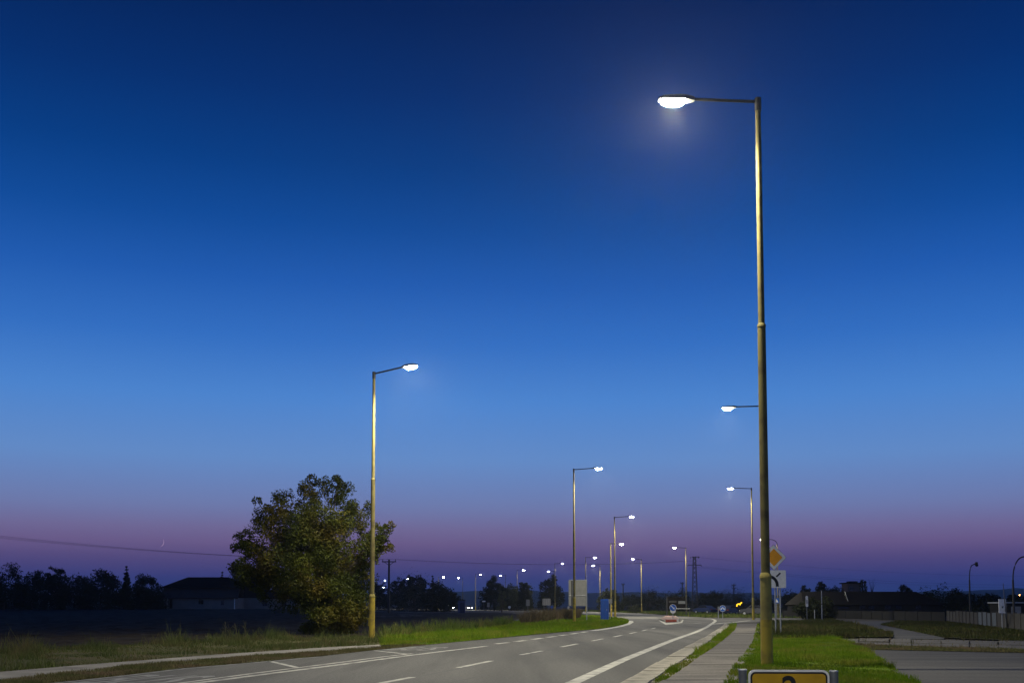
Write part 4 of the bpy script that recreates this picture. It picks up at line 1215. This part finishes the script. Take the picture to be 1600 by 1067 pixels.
# crescent moon
md = 9000.0
c = A(252.5, 847, md)
k = md / F_PX
t = empty('moon', c)
out_, inn = [], []
for i in range(15):
    a = R(-78 + 120 * i / 14)
    out_.append((7.0 * math.cos(a) * k, 7.0 * math.sin(a) * k))
    bul = math.sin(math.pi * i / 14)
    inn.append(((7.0 - .95 * bul - .05) * math.cos(a) * k, (7.0 - .95 * bul - .05) * math.sin(a) * k))
o = MB().plate(out_ + inn[::-1], -2, 2).build('lit_limb', M['moon'], t)
t.location = c - Vector((3.2 * k, 0, 0))
tag(t, 'thin pale crescent moon low in the sky left of the big tree', 'moon')

# ------------------------------------------------------------------ grass
def in_poly(pts, poly):
    x, y = pts[:, 0], pts[:, 1]
    inside = np.zeros(len(pts), bool)
    n = len(poly)
    for i in range(n):
        x0, y0 = poly[i][0], poly[i][1]; x1, y1 = poly[(i + 1) % n][0], poly[(i + 1) % n][1]
        c = ((y0 > y) != (y1 > y)) & (x < (x1 - x0) * (y - y0) / ((y1 - y0) or 1e-9) + x0)
        inside ^= c
    return inside

def blades(name, label, poly, n, h0, h1, w, m, z, ymax=200, ymin=5, seed=1, falloff=1.4, patch=0.5, tall=0.0, lumps=0.0):
    rng = np.random.default_rng(seed)
    px = [p[0] for p in poly]; py = [p[1] for p in poly]
    lo, hi = max(min(py), ymin), min(max(py), ymax)
    got = []
    cnt = 0
    while cnt < n:
        m_ = 60000
        u = rng.random(m_)
        y = lo * (hi / lo) ** u if falloff else lo + (hi - lo) * u
        x = rng.uniform(min(px), max(px), m_)
        p = np.stack([x, y], 1)
        p = p[in_poly(p, poly)]
        dens = .5 + .5 * np.sin(p[:, 0] * 2.1 + 1.3 * np.sin(p[:, 1] * .9)) * np.sin(p[:, 1] * 1.7 + p[:, 0])
        p = p[rng.random(len(p)) > patch * (1 - dens)]
        got.append(p); cnt += len(p)
        if len(p) == 0: break
    p = np.concatenate(got)[:n]
    n = len(p)
    vis = 1 + np.clip((p[:, 1] - 30) / 60, 0, 2)        # wider tufts farther away
    clump = .6 + .4 * np.sin(p[:, 0] * 3.1 + 2 * np.sin(p[:, 1] * 1.3)) * np.sin(p[:, 1] * 2.3)
    h = rng.uniform(h0, h1, n) * (.55 + .7 * clump)
    if lumps:
        lf = np.sin(p[:, 0] * .9 + 2.2 * np.sin(p[:, 1] * .31)) * np.sin(p[:, 0] * .37 - p[:, 1] * .53 + 1) + .5 * np.sin(p[:, 0] * 2.3 + p[:, 1] * 1.1)
        h *= np.clip(1 + lumps * lf, .25, 4)
    if tall: h *= np.where(rng.random(n) < tall, 2.2, 1.0)
    a = rng.uniform(0, 2 * math.pi, n)
    ww = w * vis * rng.uniform(.6, 1.3, n)
    lean = h * rng.uniform(.1, .8, n); la = rng.uniform(0, 2 * math.pi, n)
    zz = np.full(n, z) if not callable(z) else np.array([z(x, y) for x, y in p])
    b0 = np.stack([p[:, 0] - np.cos(a) * ww, p[:, 1] - np.sin(a) * ww, zz], 1)
    b1 = np.stack([p[:, 0] + np.cos(a) * ww, p[:, 1] + np.sin(a) * ww, zz], 1)
    tp = np.stack([p[:, 0] + np.cos(la) * lean, p[:, 1] + np.sin(la) * lean, zz + h], 1)
    v = np.stack([b0, b1, tp], 1).reshape(-1, 3)
    o = fast_mesh(name, v, 3, M[m])
    tag(o, label, 'grass', kind='stuff')
    return o
v2 = lambda L: [(p[0], p[1]) for p in L]
right_in = [(p[0], p[1]) for p in v_right]
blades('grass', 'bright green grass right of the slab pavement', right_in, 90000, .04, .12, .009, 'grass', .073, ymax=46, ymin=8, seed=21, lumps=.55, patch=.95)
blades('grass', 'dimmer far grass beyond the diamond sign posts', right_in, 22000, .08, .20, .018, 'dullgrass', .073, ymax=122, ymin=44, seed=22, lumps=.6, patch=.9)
blades('grass', 'green grass on the verge between lamp and road bend', v2(v_mid), 70000, .06, .18, .012, 'grass', .016, ymax=160, ymin=28, seed=23, lumps=.6, patch=.7)
blades('grass', 'rough grass between left footpath and field', v2(v_left), 34000, .05, .15, .011, 'roughgrass', .018, ymax=80, ymin=14, seed=24, tall=.04, lumps=.9, patch=.9)
blades('grass', 'dry short grass between left footpath and road', v2(v_dry), 22000, .03, .09, .010, 'drygrass', .010, ymax=60, ymin=14, seed=25, patch=.9)
blades('grass', 'dim grass in front of the concrete panel wall', v2(v_far), 14000, .06, .16, .02, 'dullgrass', .028, ymax=110, ymin=38, seed=26)
blades('grass', 'weedy grass tufts on the dark strip behind the yard', v2(W([(1347, 1015), (1326, 1007), (1425, 1010.8), (1600, 1015), (1760, 1019), (1760, 1024.3), (1600, 1020.3)])), 7000, .03, .10, .014, 'drygrass', .02, ymax=60, seed=27, patch=.8)
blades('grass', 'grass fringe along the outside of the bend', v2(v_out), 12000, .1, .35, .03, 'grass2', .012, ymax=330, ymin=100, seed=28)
strip_poly = [(p.x + .02, p.y) for p in KERB_R] + [(p.x - .02, p.y) for p in SLAB_L[::-1]]
blades('grass', 'weeds growing between kerb stones and pavement slabs', strip_poly, 8000, .03, .13, .010, 'grass', .083, ymax=80, ymin=8, seed=29, patch=1.0, lumps=.9)
edge = [(p.x + dx, p.y) for dx, S in ((-.25, SLAB_R), (.12, SLAB_R[::-1])) for p in S]
blades('grass', 'grass creeping over the right edge of the slabs', edge, 7000, .03, .10, .010, 'grass', .115, ymax=80, ymin=8, seed=30, patch=1.0)
lot_edge = [(p.x - .25, p.y) for p in LOT_L] + [(p.x + .22, p.y) for p in LOT_L[::-1]]
blades('grass', 'ragged grass hanging over the edge of the yard', lot_edge, 6000, .04, .14, .010, 'grass', .03, ymax=50, ymin=8, seed=34, patch=1.0, lumps=.9)
apron_poly = v2(W([(1295, 997), (1390, 998), (1600, 1002), (1760, 1005), (1760, 1019), (1600, 1015), (1425, 1011), (1325, 1007)]))
blades('grass', 'weeds sprouting in the joints of the broken apron', apron_poly, 420, .03, .11, .012, 'drygrass', .03, ymax=60, ymin=20, seed=35, patch=1.0, lumps=1.2)
fb = W([(-20, 1018), (120, 1011), (250, 1004.5), (400, 998), (520, 994), (600, 991), (600, 994), (520, 997), (400, 1001), (250, 1008), (120, 1016), (-20, 1023)])
blades('tall_weeds', 'tall weeds along the near edge of the ploughed field', v2(fb), 4200, .10, .36, .009, 'roughgrass', .018, ymax=90, ymin=20, seed=31, patch=.9, tall=.04, lumps=.8)
fb2 = W([(596, 994), (660, 988), (740, 982), (800, 973), (800, 977), (740, 985), (660, 991), (596, 997)])
blades('tall_weeds', 'tall thin weeds fringing the green verge below the far lamps', v2(fb2), 2600, .25, .75, .016, 'grass2', .016, ymax=120, ymin=30, seed=32, patch=.9)
fb3 = W([(815, 973), (870, 964.5), (905, 962), (905, 967), (860, 971), (815, 976)])
blades('dry_weeds', 'tall brown dry weeds in front of the grey sign backs', v2(fb3), 5000, .5, 1.15, .02, 'weeds', .014, ymax=160, ymin=60, seed=33, patch=.4)
# single bare weed stalks by the field
STALK = ['tallest dry stalk of the left trio at the field edge', 'short dry stalk just right of the tall one at the field edge', 'middle dry stalk, left of the close pair nearest the big tree',
         'tall dry stalk of the close pair nearest the big tree', 'rightmost dry stalk at the field edge, nearest the big tree', 'leftmost and lowest dry stalk at the field edge']
for i, (px, by, tp) in enumerate(((352, 1003, 972), (357, 1003, 980), (372, 1002, 976), (380, 1002, 971), (384, 1001, 976), (345, 1004, 985))):
    g = P(px, by, .02)
    H = A(px, tp, g.y).z
    t = tag(empty('weed_stalk', g), STALK[i], 'weed', 'bare weed stalks at the field edge')
    lx = random.uniform(-.15, .3)
    MB().tube([(0, 0, 0), (lx * .4, 0, H * .5), (lx, 0, H)], [.008, .007, .004], 5).build('stem', M['drygrass'], t)
    for k in range(3):
        z_ = H * (.6 + .13 * k)
        MB().tube([(lx * .6, 0, z_), (lx * .6 + random.uniform(-.15, .15), 0, z_ + .14)], .004, 4).build('twig', M['drygrass'], t)

# ------------------------------------------------------------------ air
def haze():
    o = MB().box((0, 4300, 38), (19000, 10400, 82)).build('haze', M['wire'])
    m = bpy.data.materials.new('haze_air')
    m.use_nodes = True
    nt = m.node_tree
    nt.nodes.remove(nt.nodes['Principled BSDF'])
    v = nt.nodes.new('ShaderNodeVolumePrincipled')
    v.inputs['Color'].default_value = (0.75, 0.82, 0.95, 1)
    v.inputs['Density'].default_value = 1.35e-4
    v.inputs['Anisotropy'].default_value = 0.78
    nt.links.new(v.outputs[0], nt.nodes['Material Output'].inputs['Volume'])
    o.data.materials.clear(); o.data.materials.append(m)
    tag(o, 'thin evening haze over the whole plain', 'haze', kind='stuff')
haze()
